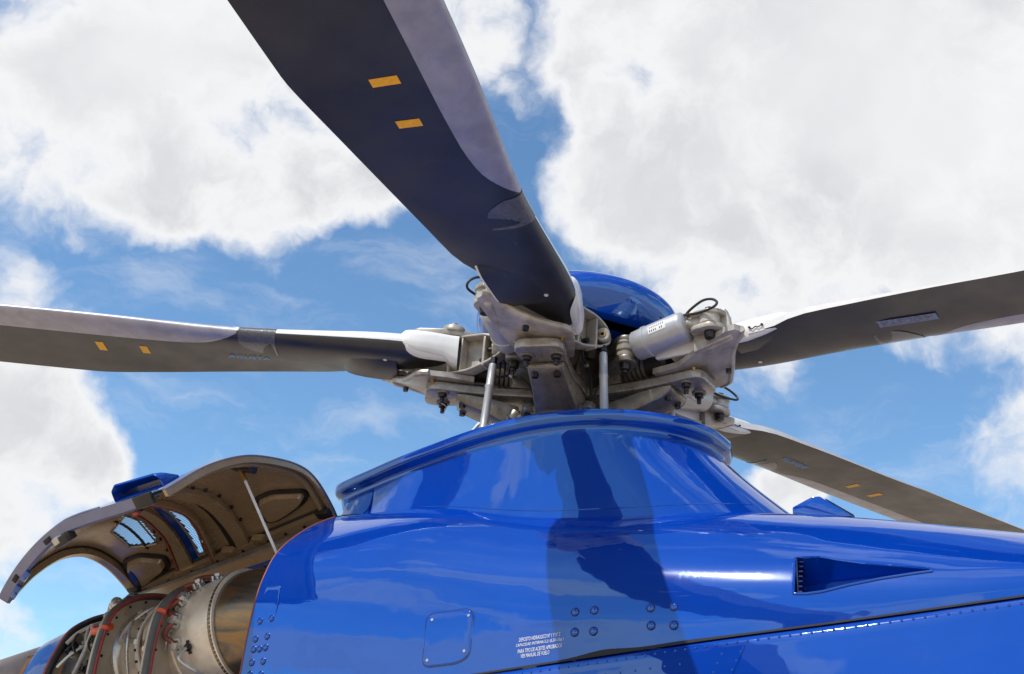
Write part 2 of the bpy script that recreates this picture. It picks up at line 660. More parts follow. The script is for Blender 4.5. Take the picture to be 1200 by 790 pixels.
# ---- upper cowling: half sections (v, z) at stations u, centre line to seam
COWL = [
    (-1.0, [(0, 3.03), (.2, 3.005), (.34, 2.96), (.51, 2.87), (.65, 2.77), (.735, 2.685), (.785, 2.59), (.815, 2.49), (.83, 2.36), (.835, 2.22), (.835, 2.07)]),
    (-.4, [(0, 3.02), (.25, 2.995), (.44, 2.947), (.58, 2.88), (.69, 2.80), (.765, 2.70), (.815, 2.59), (.84, 2.47), (.855, 2.36), (.862, 2.25), (.865, 2.135)]),
    (.1, [(0, 2.97), (.25, 2.945), (.43, 2.905), (.58, 2.845), (.69, 2.765), (.77, 2.67), (.825, 2.57), (.855, 2.47), (.872, 2.38), (.88, 2.29), (.884, 2.205)]),
    (.85, [(0, 2.93), (.22, 2.91), (.40, 2.875), (.55, 2.82), (.67, 2.745), (.76, 2.66), (.82, 2.575), (.855, 2.50), (.875, 2.43), (.885, 2.37), (.89, 2.31)]),
    (1.3, [(0, 2.885), (.2, 2.87), (.37, 2.84), (.53, 2.79), (.66, 2.725), (.755, 2.65), (.82, 2.58), (.858, 2.515), (.88, 2.46), (.892, 2.41), (.897, 2.365)]),
    (1.8, [(0, 2.80), (.2, 2.787), (.35, 2.765), (.5, 2.73), (.63, 2.685), (.735, 2.63), (.81, 2.58), (.86, 2.535), (.885, 2.50), (.90, 2.465), (.905, 2.43)]),
    (2.6, [(0, 2.62), (.2, 2.615), (.36, 2.61), (.5, 2.60), (.62, 2.585), (.72, 2.57), (.80, 2.56), (.84, 2.555), (.87, 2.55), (.88, 2.545), (.885, 2.54)]),
]
CT = [(u, [q for p in s for q in p]) for u, s in COWL]


def cowl_section(u):
    f = sinterp(CT, u)
    return [(f[2 * i], f[2 * i + 1]) for i in range(len(f) // 2)]


def cowl_dense(u, n=44):
    return [(p.x, p.y) for p in cr([(a, b, 0) for a, b in cowl_section(u)], n)]


def cowl_pt(u, z, off=0.0):
    """point on the starboard flank of the cowling at station u and height z, moved out by off"""
    def v_at(u, z):
        s = cowl_dense(u, 60)
        for (a, za), (b, zb) in zip(s, s[1:]):
            if zb <= z:
                t = (z - za) / (zb - za) if abs(zb - za) > 1e-9 else 0
                return a + (b - a) * t
        return s[-1][0]
    p = V(u, v_at(u, z), z)
    if not off:
        return p
    e = .012
    a = V(u + e, v_at(u + e, z), z) - V(u - e, v_at(u - e, z), z)
    b = V(u, v_at(u, z + e), z + e) - V(u, v_at(u, z - e), z - e)
    nn = a.cross(b).normalized()
    if nn.y > 0:
        nn = -nn
    return p + nn * off


def cowl_frame(u, z):
    p = cowl_pt(u, z)
    e = .012
    x = (cowl_pt(u + e, z) - cowl_pt(u - e, z)).normalized()
    y = (cowl_pt(u, z + e) - cowl_pt(u, z - e))
    nn = x.cross(y).normalized()
    if nn.y > 0:
        nn = -nn
    y = nn.cross(x).normalized()
    return p, x, y, nn


# inlet (submerged scoop) outline on the flank, in (u, z): mouth at the aft end, point forward
SCOOP = [(1.13, 2.585), (1.128, 2.453), (1.17, 2.452), (1.22, 2.458), (1.30, 2.478), (1.40, 2.497), (1.50, 2.511), (1.552, 2.517),
         (1.545, 2.524), (1.47, 2.535), (1.36, 2.550), (1.27, 2.568), (1.21, 2.584)]
SC_D = [(p.x, p.y) for k in range(len(SCOOP)) for p in [Vector(SCOOP[k]).lerp(Vector(SCOOP[(k + 1) % len(SCOOP)]), t / 6) for t in range(6)]]


def in_poly(x, y, ol):
    c = False
    for i in range(len(ol)):
        (x1, y1), (x2, y2) = ol[i - 1], ol[i]
        if (y1 > y) != (y2 > y) and x < (x2 - x1) * (y - y1) / (y2 - y1) + x1:
            c = not c
    return c


us = [-1.0 + .03 * i for i in range(70)]
us = [u for u in us if u < 1.08] + [1.08 + .006 * i for i in range(87)] + [1.62 + .04 * i for i in range(26)]
NS = 110
g = G()
rows = []
for u in us:
    s = [(p.x, p.y) for p in cr([(a, b, 0) for a, b in cowl_section(u)], NS)]
    full = [V(u, -a, b) for a, b in s[:0:-3]][0:] + [V(u, a, b) for a, b in s]
    rows.append([g.bm.verts.new(p) for p in full])
W_ = len(rows[0])
rm = []
for a, b in zip(rows, rows[1:]):
    for i in range(W_ - 1):
        c = (a[i].co + a[i + 1].co + b[i].co + b[i + 1].co) / 4
        if c.y < 0 and 1.1 < c.x < 1.58 and in_poly(c.x, c.z, SC_D):
            continue
        g.face([a[i], b[i], b[i + 1], a[i + 1]])
bmesh.ops.delete(g.bm, geom=[v for v in g.bm.verts if not v.link_faces], context='VERTS')
for v in g.bm.verts:                      # snap the rim of the opening to its outline
    if v.is_boundary and 1.1 < v.co.x < 1.58 and -v.co.y > .6 and 2.43 < v.co.z < 2.61:
        q = min(SC_D, key=lambda p: (p[0] - v.co.x) ** 2 + (p[1] - v.co.z) ** 2)
        if (q[0] - v.co.x) ** 2 + (q[1] - v.co.z) ** 2 < .012 ** 2:
            v.co = cowl_pt(q[0], q[1])
# nose end of the cowling closes down to the cabin roof
g.face([v for v in rows[-1]])
cowling = g.done('upper_cowling', 'blue', H, sharp=50)

# inlet walls: from the outline inwards, floor rising to the point
g = G()
out_ring = [cowl_pt(a, b, .0015) for a, b in SC_D]


def depth(u):
    return .012 + .10 * max(0, min(1, (1.552 - u) / .40)) ** 1.1


inner = []
for a, b in SC_D:
    p, x, y, nn = cowl_frame(a, b)
    cz = lerp(b, 2.515, .16)
    inner.append(cowl_pt(a + (.004 if a < 1.14 else 0), cz) - nn * depth(a))
mid = [o.lerp(i, .5) for o, i in zip(out_ring, inner)]
g.loft([out_ring, [o.lerp(i, .06) for o, i in zip(out_ring, inner)], mid, inner], True)
g.face([g.bm.verts.new(p) for p in inner])
inl = g.done('inlet_scoop', 'blue', H, sharp=40)
g = G()
g.tube([cowl_pt(a, b, .0008) for a, b in SC_D], .0045, 8, closed=True)
g.done('inlet_rim', 'blue', inl)
# the dark mouth behind the aft end of the inlet
g = G()
for k in range(7):
    z = 2.463 + .018 * k
    g.box(cowl_pt(1.148, z) + Vector((0, .045, 0)), (.012, .07, .004))
g.box(cowl_pt(1.137, 2.52) + Vector((0, .05, 0)), (.004, .085, .118))
g.done('inlet_grille', 'navy', inl)

# salmon rubber edge along the aft edge of the cowling and the lip behind it
sec = cowl_dense(-1.0, 60)
g = G()
g.tube([V(-1.003, a, b) for a, b in sec], .0034, 6)
g.done('edge_seal', 'salmon', cowling)
g = G()
g.grid([[V(-1.0, a, b) for a, b in sec], [V(-.985, a * .985, b - .012) for a, b in sec], [V(-.80, a * .96, b - .03) for a, b in sec]])
g.done('inner_lip', 'navy', cowling)

# doubler plate with dome fasteners by the aft edge, and the two groups of dome fasteners
def dome(u, z, r, name='dome_fastener', m='blue', parent=None):
    p, x, y, nn = cowl_frame(u, z)
    g = G()
    rings = []
    for t, h in ((1, -.001), (1, .0015), (.86, .004), (.6, .0062), (.3, .0074)):
        rings.append([p + (x * math.cos(2 * math.pi * k / 14) + y * math.sin(2 * math.pi * k / 14)) * r * t + nn * h * (r / .012) for k in range(14)])
    g.loft(rings, True, False, True)
    o = g.done(name, m, parent or cowling, sharp=60)
    q = G()
    q.tube([p + (x * math.cos(2 * math.pi * k / 16) + y * math.sin(2 * math.pi * k / 16)) * r * 1.12 + nn * .0004 for k in range(16)], .0014, 5, closed=True)
    q.done('fastener_ring', 'navy', parent or cowling)
    return o


for cu, cz in ((.385, 2.405), (.455, 2.41), (.39, 2.335), (.458, 2.338)):
    dome(cu, cz, .0135)
for cu, cz in ((.655, 2.415), (.735, 2.418), (.66, 2.355), (.738, 2.355)):
    dome(cu, cz, .0135)
g = G()
pl = rounded([(-.985, 2.0), (-.885, 2.03), (-.885, 2.47), (-.90, 2.545), (-.965, 2.54)], .02)
g.loft([[cowl_pt(a, b, .0005) for a, b in pl], [cowl_pt(a, b, .0035) for a, b in pl]], True)
g.face([g.bm.verts.new(cowl_pt(a, b, .0035)) for a, b in pl])
dbl = g.done('doubler_plate', 'blue', cowling, sharp=40)
for cu, cz in ((-.955, 2.395), (-.902, 2.405), (-.958, 2.325), (-.904, 2.335), (-.957, 2.285), (-.93, 2.287), (-.902, 2.292), (-.955, 2.235), (-.902, 2.24), (-.955, 2.19), (-.902, 2.19)):
    p, x, y, nn = cowl_frame(cu, cz)
    dome(cu, cz, .0115)

# access panel with four screws
pl = rounded([(-.195, 2.405), (-.005, 2.425), (-.005, 2.255), (-.05, 2.232), (-.185, 2.218)], [.03, .045, .04, .03, .03], 6)
g = G()
gi = inset(pl, .004)
gi2 = inset(pl, -.003)
# recessed joint, then the panel proud of it
g.loft([[cowl_pt(a, b, .0004) for a, b in gi2], [cowl_pt(a, b, .0042) for a, b in pl], [cowl_pt(a, b, .0046) for a, b in gi]], True)
cen = (-.1, 2.33)
fan = [[cowl_pt(lerp(cen[0], a, t), lerp(cen[1], b, t), .0046) for a, b in gi] for t in (1, .75, .5, .25, .02)]
g.loft(fan, True, False, True)
panel = g.done('access_panel', 'blue', H, sharp=50)
for cu, cz in ((-.17, 2.385), (-.022, 2.398), (-.022, 2.272), (-.168, 2.24)):
    p, x, y, nn = cowl_frame(cu, cz)
    g = G()
    g.cyl(p + nn * .003, p + nn * .0075, .0062, .0052, 12)
    g.done('screw', 'steel', panel)
g = G()
g.loft([[cowl_pt(a, b, .0008) for a, b in inset(pl, -.0018)], [cowl_pt(a, b, .0008) for a, b in inset(pl, -.006)]], True)
g.done('joint_line', 'navy', panel)

# stencilled note on the flank
for k, (txt, wd) in enumerate((('DEPOSITO HIDRAULICO Nº 1 Y Nº 2', .152), ('CAPACIDAD INTERNA 5,2 l (5,30 USqt )', .176), ('PARA TIPO DE ACEITES APROBADOS', .162), ('VER MANUAL DE VUELO', .106))):
    me = text_mesh(txt, wd, .0135)
    cz = 2.3195 - .0195 * k
    cu = .262 + (.002 * k if k < 3 else -.012)
    for v in me.vertices:
        a, b = v.co.x, v.co.y
        # lines follow the seam, which climbs forward
        v.co = cowl_pt(cu + a, cz + b + a * .13, .0022)
    me.materials.append(MT['ink'])
    link('lettering', me, cowling)

# ---- lower fuselage
def seam(u):
    return cowl_section(u)[-1]


g = G()
rows = []
fu = [-3.0 + .1 * i for i in range(64)]
for u in fu:
    sv, sz = seam(max(-1.0, min(2.6, u)))
    if u < -1.0:
        sz = sz + (u + 1.0) * .1
        sv = sv + (u + 1.0) * .16
    if u > 2.6:
        k = (u - 2.6) / .75
        sz -= .75 * k
        sv *= max(.15, 1 - .75 * k * k)
    bulge = 1 if u < 2.2 else max(.2, 1 - ((u - 2.2) / 1.2) ** 2)
    tail = 1 if u > -1.2 else max(.35, 1 + (u + 1.2) * .33)
    zz = max(.95, .95 + (1 - tail) * .9)
    base = [(sv - .03, sz - .006), (sv + .012, sz - .014), (sv + .026, sz - .05), (sv + .060 * bulge, sz - .16), (sv + .112 * bulge, sz - .36), (sv + .17 * bulge, lerp(sz, zz, .5)),
            (sv + .13 * bulge, lerp(sz, zz, .72)), (sv * .82, lerp(sz, zz, .92)), (sv * .4, zz), (0, zz - .01)]
    d = cr([(a, b, 0) for a, b in base], 40)
    rows.append([V(u, p.x, p.y) for p in d] + [V(u, -p.x, p.y) for p in d[-2::-1]])
g.grid(rows)
for r in (rows[0], rows[-1]):
    g.face([g.bm.verts.new(p) for p in r])
fus = g.done('fuselage', 'blue', H, sharp=50)


def fus_pt(u, dz, off=0):
    i = min(range(len(fu) - 1), key=lambda k: abs(fu[k] + .05 - u))
    t = (u - fu[i]) / (fu[i + 1] - fu[i])
    ring = [a.lerp(b, t) for a, b in zip(rows[i][:40], rows[i + 1][:40])]
    zt = seam(u)[1] - dz
    for a, b in zip(ring[2:], ring[3:]):
        if b.z <= zt:
            f = (zt - a.z) / (b.z - a.z)
            p = a.lerp(b, f)
            tg = (b - a).normalized()
            nn = Vector((1, 0, .13)).normalized().cross(tg)
            if nn.y > 0:
                nn = -nn
            return p + nn * off, nn
    return ring[-1], Vector((0, -1, 0))


g = G()
g.ball((0, 0, 0), .0042, 8, 6, (1, 1, 1))
rivet = g.done('rivet', 'blue', fus)
rv_me = rivet.data
bpy.data.objects.remove(rivet)
spots = [(-.02 + .0335 * i, .028) for i in range(62)]
spots += [(.905 - .0 * i - .012 * i, .06 + .028 * i) for i in range(7)] + [(.965 - .012 * i, .06 + .028 * i) for i in range(7)]
spots += [(.42 + .05 * i, .075) for i in range(8)]
for a, dz in spots:
    p, nn = fus_pt(a, dz, .0005)
    link('rivet', rv_me, fus, p)
# black gap filler along the seam, wider where the cowling lip springs away
g = G()
a_, b_ = [], []
for k in range(120):
    u = -1 + 3.55 * k / 119
    sv, sz = seam(u)
    gape = .0008 + .013 * math.exp(-((u - .50) / .09) ** 2) + .004 * math.exp(-((u - .75) / .15) ** 2)
    a_.append(V(u, sv + .004, sz + gape))
    b_.append(V(u, sv + .005, sz - .0055))
g.grid([a_, b_])
g.done('seam_gap', 'shadow', cowling)
# joint strap on the lower fuselage, under the front of the shadow
g = G()
for off, k in ((.0, 0), (.0025, 1)):
    pass
L_ = [[fus_pt(.86 + w - .4 * (dz - .04), dz, .0018)[0] for dz in [.04 + .02 * i for i in range(14)]] for w in (0, .05, .12)]
g.grid(L_)
g.done('joint_strap', 'blue', fus)

# ------------------------------------------------------------------ mast fairing
RIM = [(-1.23, 0), (-1.19, .085), (-1.09, .145), (-.94, .215), (-.74, .31), (-.53, .40), (-.22, .52), (.03, .575), (.25, .565), (.44, .49), (.60, .355), (.70, .19), (.74, 0)]


def rim_curve(n, inset_=0.0, du=0.0):
    half = cr([(a, b, 0) for a, b in RIM], n)
    pts = [(p.x, p.y) for p in half] + [(p.x, -p.y) for p in half[-2:0:-1]]
    if inset_:
        pts = inset(pts, inset_)
    return [(a + du, b) for a, b in pts]


def rim_z(u):
    return 3.283 + .05 * u - .02 * max(0, -u - .3) ** 2


NR = 60
ring = lambda ins, dz: [V(a, b, rim_z(a) + dz) for a, b in rim_curve(NR, ins)]
FOOT = [(-1.12, 0), (-1.10, .10), (-1.0, .20), (-.80, .33), (-.55, .45), (-.25, .54), (.05, .60), (.35, .60), (.62, .55), (.88, .42), (1.02, .23), (1.08, 0)]
fh = cr([(a, b, 0) for a, b in FOOT], NR)
foot = [(p.x, p.y) for p in fh] + [(p.x, -p.y) for p in fh[-2:0:-1]]


def deck_z(u, v):
    s = cowl_dense(u, 50)
    v = abs(v)
    for (a, za), (b, zb) in zip(s, s[1:]):
        if b >= v:
            return za + (zb - za) * (v - a) / (b - a)
    return s[-1][1]


top_in = rim_curve(NR, .075)
rings = [ring(.10, -.02), ring(.05, .0), ring(.012, -.001), ring(.002, -.008), ring(.0, -.024), ring(.002, -.042), ring(.009, -.053), ring(.022, -.060), ring(.033, -.066), ring(.037, -.080)]
wall0 = [V(a, b, rim_z(a) - .080) for a, b in rim_curve(NR, .037)]
for t in [.06, .14, .24, .36, .48, .6, .72, .82, .9, .96, 1.0]:
    rg = []
    for p, (fa, fb) in zip(wall0, foot):
        fz = deck_z(max(-1, fa), fb) - .012
        e = t ** 1.12                     # flares out towards the deck
        rg.append(Vector((lerp(p.x, fa, e), lerp(p.y, -fb, e), lerp(p.z, fz, t))))
    rings.append(rg)
g = G()
g.loft(rings, True, True, False)
fair = g.done('mast_fairing', 'blue', H, sharp=60)

# small box scoop in front of the fairing foot
g = G()
bx = [(.0, -.03), (.0, .0), (.075, .042), (.105, .045), (.225, -.035)]
X_ = Vector((1, 0, -.06)).normalized()
g.prism(bx, V(1.035, .27, 2.925), X_, Vector((0, 0, 1)), -.20)
sco = g.done('roof_scoop', 'blue', H, bevel=.005)
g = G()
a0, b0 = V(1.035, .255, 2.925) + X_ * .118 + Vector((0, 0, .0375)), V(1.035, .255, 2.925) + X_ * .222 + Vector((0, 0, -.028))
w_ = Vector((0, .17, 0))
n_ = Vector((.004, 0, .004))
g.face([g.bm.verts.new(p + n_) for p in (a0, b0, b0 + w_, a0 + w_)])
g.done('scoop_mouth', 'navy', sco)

# tail bracket of the fairing, riveted
g = G()
g.loft([[V(-1.10, -.06, 3.12), V(-1.08, .13, 3.12), V(-.90, .20, 3.14), V(-.90, -.1, 3.14)], [V(-1.11, -.12, 2.93), V(-1.09, .20, 2.93), V(-.84, .33, 2.95), V(-.84, -.2, 2.95)]], True, True, True)
brk = g.done('fairing_bracket', 'blue', H, bevel=.01)
for t in (.15, .4, .65, .9):
    for w in (.2, .75):
        p = V(-1.08, .13, 3.12).lerp(V(-1.09, .20, 2.93), t).lerp(V(-.90, .20, 3.14).lerp(V(-.84, .33, 2.95), t), w)
        link('rivet', rv_me, brk, p)
# pressed panel line on the fairing wall
def fair_wall(k, t):
    p = wall0[k]
    fa, fb = foot[k]
    fz = deck_z(max(-1, fa), fb) - .012
    e = t ** 1.12
    return Vector((lerp(p.x, fa, e), lerp(p.y, -fb, e), lerp(p.z, fz, t)))


def wall_line(ks, ts, r=.003):
    g = G()
    n = 30
    pts = []
    for i in range(n + 1):
        f = i / n
        kk, tt = lerp(ks[0], ks[1], f), lerp(ts[0], ts[1], f)
        k0 = int(kk)
        pts.append(fair_wall(k0, tt).lerp(fair_wall(min(k0 + 1, NR - 1), tt), kk - k0))
    g.tube(pts, r, 6)
    return g.done('panel_bead', 'blue', fair)


wall_line((52, 50.5), (.18, .86))
wall_line((50.5, 20), (.86, .90), .0022)

# ------------------------------------------------------------------ rotor (r outboard, c towards the leading edge, h up)
HZ = 3.68
AZ0 = -82.45                               # first blade, in the helicopter frame
DROOP = [-.011, .016, .0, .01, -.015]
g = G()
g.lathe((0, 0, HZ - .75), (0, 0, 1), [(0, .19), (.30, .18), (.36, .15), (.52, .13), (.80, .13), (.90, .10)], 40, True, True)
hub = g.done('rotor_hub', 'titan', H, sharp=30)
g = G()
g.lathe((0, 0, HZ - .285), (0, 0, 1), [(0, .27), (-.012, .30), (.0, .315), (.018, .31), (.024, .285), (.016, .27)], 64)
g.done('retaining_ring', 'titan', hub)
g = G()
for k in range(4):
    g.lathe((0, 0, HZ - .30 - .028 * k), (0, 0, 1), [(0, .27), (.014, .292), (.028, .27)], 56)
g.done('rubber_boot', 'rubber', hub)
# star plates above and below
def star(z0, th, r_in, r_out, w, nm, m):
    g = G()
    ol = []
    for k in range(5):
        a = R(AZ0 + 72 * k)
        d, e = Vector((math.cos(a), math.sin(a))), Vector((-math.sin(a), math.cos(a)))
        for r, c in ((r_in, -w * 1.15), (r_out - .06, -w * .8), (r_out, -w * .55), (r_out, w * .55), (r_out - .06, w * .8), (r_in, w * 1.15)):
            p = d * r + e * c
            ol.append((p.x, p.y))
    g.prism(ol, (0, 0, z0), Vector((1, 0, 0)), Vector((0, 1, 0)), th)
    return g.done(nm, m, hub, bevel=.008)


star(HZ + .065, .05, .17, .52, .11, 'upper_star_plate', 'titan')
# dome over the hub
g = G()
prof = [(-.195, .26), (-.19, .29)]
for i in range(-9, 17):
    t = math.pi / 2 * i / 16
    prof.append(((.155 if i > 0 else .245) * math.sin(t), max(.004, .488 * math.cos(t))))
g.lathe((0, 0, HZ + .28), (0, 0, 1), prof, 72, True, True)
dome_o = g.done('rotor_dome', 'blue', H, sharp=50)
g = G()
for k in range(5):
    a = R(AZ0 + 36 + 72 * k)
    d = Vector((math.cos(a), math.sin(a), 0))
    g = G()
    g.cyl(d * .18 + Vector((0, 0, HZ + .05)), d * .30 + Vector((0, 0, HZ + .16)), .022, .022, 10)
    g.done('support_leg', 'titan_dark', dome_o)

# blade shape
LE_T = [(.60, (.160,)), (.70, (.174,)), (.9, (.188,)), (1.15, (.178,)), (1.4, (.166,)), (1.6, (.163,)), (1.9, (.177,)), (2.2, (.19,)), (2.6, (.195,)), (7, (.195,))]
TE_T = [(.70, (-.115,)), (1.0, (-.145,)), (1.07, (-.165,)), (1.15, (-.208,)), (1.4, (-.245,)), (1.7, (-.283,)), (2.02, (-.32,)), (2.29, (-.355,)), (2.36, (-.36,)), (7, (-.36,))]
TH_T = [(.70, (.130,)), (.95, (.122,)), (1.15, (.112,)), (1.4, (.098,)), (1.7, (.084,)), (2.0, (.075,)), (2.6, (.066,)), (7, (.05,))]
BT_T = [(.70, (.040,)), (.95, (.034,)), (1.15, (.026,)), (1.4, (.016,)), (1.7, (.008,)), (2.0, (.006,)), (2.4, (.004,)), (7, (.003,))]
TW_T = [(.70, (.0,)), (1.15, (.0,)), (1.4, (.02,)), (1.7, (.05,)), (2.0, (.085,)), (2.3, (.105,)), (2.8, (.10,)), (7, (-.02,))]
HO_T = [(.70, (.034,)), (1.15, (.026,)), (1.4, (.017,)), (1.7, (.007,)), (2.0, (.0,)), (2.4, (-.004,)), (7, (-.004,))]


def blade_pt(r, s, off=0.0):
    """s from -1 (lower trailing edge) over 0 (nose) to 1 (upper trailing edge)"""
    le, te, th, bt, tw = (sinterp(t, r)[0] for t in (LE_T, TE_T, TH_T, BT_T, TW_T))
    ch = le - te

    def raw(s):
        x = s * s
        f = 5 * (.2969 * math.sqrt(x) - .126 * x - .3516 * x * x + .2843 * x ** 3 - .1015 * x ** 4)
        y = th * f * (1 - .25 * x) + bt * .5 * x ** 1.5
        y = y * (1.02 if s > 0 else -.98)
        y += .012 * math.sin(math.pi * min(1, x)) * (1 if r > 1.4 else .3)
        c = le - ch * x
        return Vector((c, y))
    p = raw(s)
    if off:
        e = .01
        t = raw(min(1, s + e)) - raw(max(-1, s - e))
        nn = Vector((t.y, -t.x)).normalized()
        if (nn.x * (1 if abs(s) < .3 else 0) < 0) or (abs(s) >= .3 and nn.y * s < 0):
            nn = -nn
        p = p + nn * off
    sh = max(0, .12 - p.x) * max(0, (1.0 - r) / .37)      # the root end is cut on a slant
    return Vector((r + sh, p.x * math.cos(tw) - p.y * math.sin(tw), p.y * math.cos(tw) + p.x * math.sin(tw) + sinterp(HO_T, r)[0]))


def blade_s(r, c):
    """s on the lower side for chord position c"""
    le, te = sinterp(LE_T, r)[0], sinterp(TE_T, r)[0]
    return -math.sqrt(max(0, (le - c) / (le - te)))


def make_blade():
    g = G()
    ss = [-1, -.985, -.95, -.9, -.82, -.74, -.66, -.58, -.5, -.42, -.34, -.27, -.2, -.14, -.09, -.04, 0, .04, .09, .14, .2, .27, .34, .42, .5, .58, .66, .74, .82, .9, .95, .985, 1]
    rs = [.59, .62, .66, .70, .76, .82, .88, .94, 1.0, 1.05, 1.12, 1.2, 1.3, 1.4, 1.5, 1.6, 1.7, 1.8, 1.9, 2.0, 2.1, 2.2, 2.26, 2.29, 2.32, 2.36, 2.5, 2.7, 3, 3.5, 4, 4.5, 5, 5.6, 6.2, 6.7]
    mats = []
    for i in range(len(ss)):
        s0 = ss[i]
        s1 = ss[(i + 1) % len(ss)]
        if i == len(ss) - 1:
            mats.append(1)                 # blunt trailing face, white
        else:
            mats.append(0 if (s0 + s1) / 2 < .02 else 1)
    rings = []
    for r in rs:
        rg = [blade_pt(r, s) for s in ss]
        rings.append(rg)
    g.loft(rings, True, True, True, mats=mats)
    b = g.done('rotor_blade', ['dark', 'white'], H, sharp=40)
    # nickel strip round the nose: lower edge given as chord position along r
    CB = [(1.575, .160), (1.61, .142), (1.65, .118), (1.72, .078), (1.80, .058), (1.9, .049), (2.07, .045), (2.4, .048), (2.8, .05), (6.65, .05)]
    g = G()
    rr = [1.578, 1.59, 1.60, 1.615, 1.63, 1.65, 1.67, 1.70, 1.74, 1.78, 1.84, 1.9, 2.0, 2.1, 2.2, 2.3, 2.4, 2.6, 2.8, 3.1, 3.5, 4, 4.5, 5, 5.6, 6.2, 6.65]
    rows = []
    for r in rr:
        s0 = blade_s(r, interp(CB, r))
        s1 = .36 if r > 1.7 else .36 * max(0.02, (r - 1.57) / .13) ** .5
        rows.append([blade_pt(r, s0 + (s1 - s0) * k / 20, .0016 if 0 < k < 20 else .0002) for k in range(21)])
    g.grid(rows)
    g.done('leading_edge_strip', 'strip', b)
    # grey tape wrapped over the inner end of the strip
    g = G()
    rows = []
    for k in range(9):
        t = k / 8
        r = 1.40 + .172 * t
        cb = .012 + .09 * max(0, (t - .35) / .65) ** 2.2
        s0 = blade_s(r, cb)
        s1 = .42
        rows.append([blade_pt(r, s0 + (s1 - s0) * j / 18, .0022) for j in range(19)])
    g.grid(rows)
    g.done('tape_patch', 'tape', b)
    # two yellow marks
    for r, ln in ((2.262, .090), (2.053, .080)):
        g = G()
        a = [(r - .019, -.075 - ln * .45), (r + .019, -.075 - ln * .45), (r + .019, -.075 + ln * .55), (r - .019, -.075 + ln * .55)]
        g.grid([[blade_pt(rr_, blade_s(rr_, cc), .0012) for cc in [a[0][1] + (a[2][1] - a[0][1]) * j / 8 for j in range(9)]] for rr_ in (r - .019, r + .019)])
        g.done('yellow_marking', 'yellow', b)
    # maker's lettering
    me = text_mesh('AGUSTA', .200, .034, 1.05, .25)
    for v in me.vertices:
        r = 1.555 - v.co.x
        v.co = blade_pt(r, blade_s(r, -.058 + v.co.y), .0065)
    me.materials.append(MT['skyblue'])
    link('lettering', me, b)
    # small white dot and drain screw near the root
    g = G()
    p = blade_pt(.88, blade_s(.88, .085), .0)
    g.cyl(p - Vector((0, 0, .003)), p + Vector((0, 0, .004)), .009, .009, 10)
    g.done('balance_screw', 'white', b)
    return b


def make_cuff():
    """white enamelled root fitting round the blade end"""
    g = G()
    rings = []
    for r, k, lo in ((.555, .50, -.050), (.585, .55, -.040), (.62, .68, -.016), (.69, .92, -.010), (.745, 1, -.006), (.78, 1, .004), (.806, .95, .016), (.822, .80, .030)):
        hi = .105
        ol = rounded([(-.10, lo), (.184 - (1 - k) * .05, lo), (.191 - (1 - k) * .05, .035), (.184 - (1 - k) * .05, hi * (k if r > .75 else 1)), (-.10, hi * k)], [.02, .035, .01, .035, .02], 4)
        rings.append([Vector((r, a, b + .012)) for a, b in ol])
    g.loft(rings, True, True, True)
    c = g.done('blade_cuff', 'white', H, sharp=45)
    # white shell round the nose of the blade root
    g = G()
    rows = []
    for r in (.592, .62, .66, .70, .73, .755, .775, .79, .80):
        q = max(0, (r - .70) / .10)
        s0 = -lerp(.34, .03, 1 - math.sqrt(max(0, 1 - q * q)))
        rows.append([blade_pt(r, s0 + (.5 - s0) * k / 14, .0005 if k == 0 else .003) for k in range(15)])
    g.grid(rows)
    g.done('nose_cuff', 'white', c, sharp=50)
    # trailing half of the cuff: upright white wall behind the blade, dark beneath, rounded off outboard
    g = G()
    rings = []
    for r, lo, hi, w in ((.84, -.030, .058, -.124), (.92, -.030, .060, -.132), (1.0, -.020, .060, -.142), (1.05, -.010, .058, -.150), (1.08, .000, .054, -.154), (1.10, .010, .048, -.157), (1.11, .016, .040, -.158)):
        sh = [(.10, -.006), (.04, lo * .82), (w + .016, lo), (w + .006, lo + .004), (w, lo + .016), (w - .004, hi - .014), (w + .004, hi), (-.02, hi + .010)]
        rings.append([Vector((r, p, q)) for p, q in sh])
    g.loft(rings, True, True, True, mats=[1, 1, 0, 0, 0, 0, 0, 0])
    g.done('trailing_cuff', ['white', 'dark'], c, sharp=50)
    g = G()
    g.box((.965, -.1415, .012), (.075, .006, .044), Matrix.Rotation(-.10, 3, 'Z'))
    g.done('pad', 'white', c, bevel=.0012)
    g = G()
    g.tube(cr([(.937, -.146, .016), (.950, -.149, .006), (.965, -.150, .014), (.978, -.152, .008), (.995, -.153, .016)], 20), .0024, 6)
    g.cyl((.937, -.138, .016), (.937, -.150, .016), .005, None, 8)
    g.cyl((.995, -.144, .016), (.995, -.157, .016), .005, None, 8)
    g.done('wire_clip', 'bolt', c)
    return c


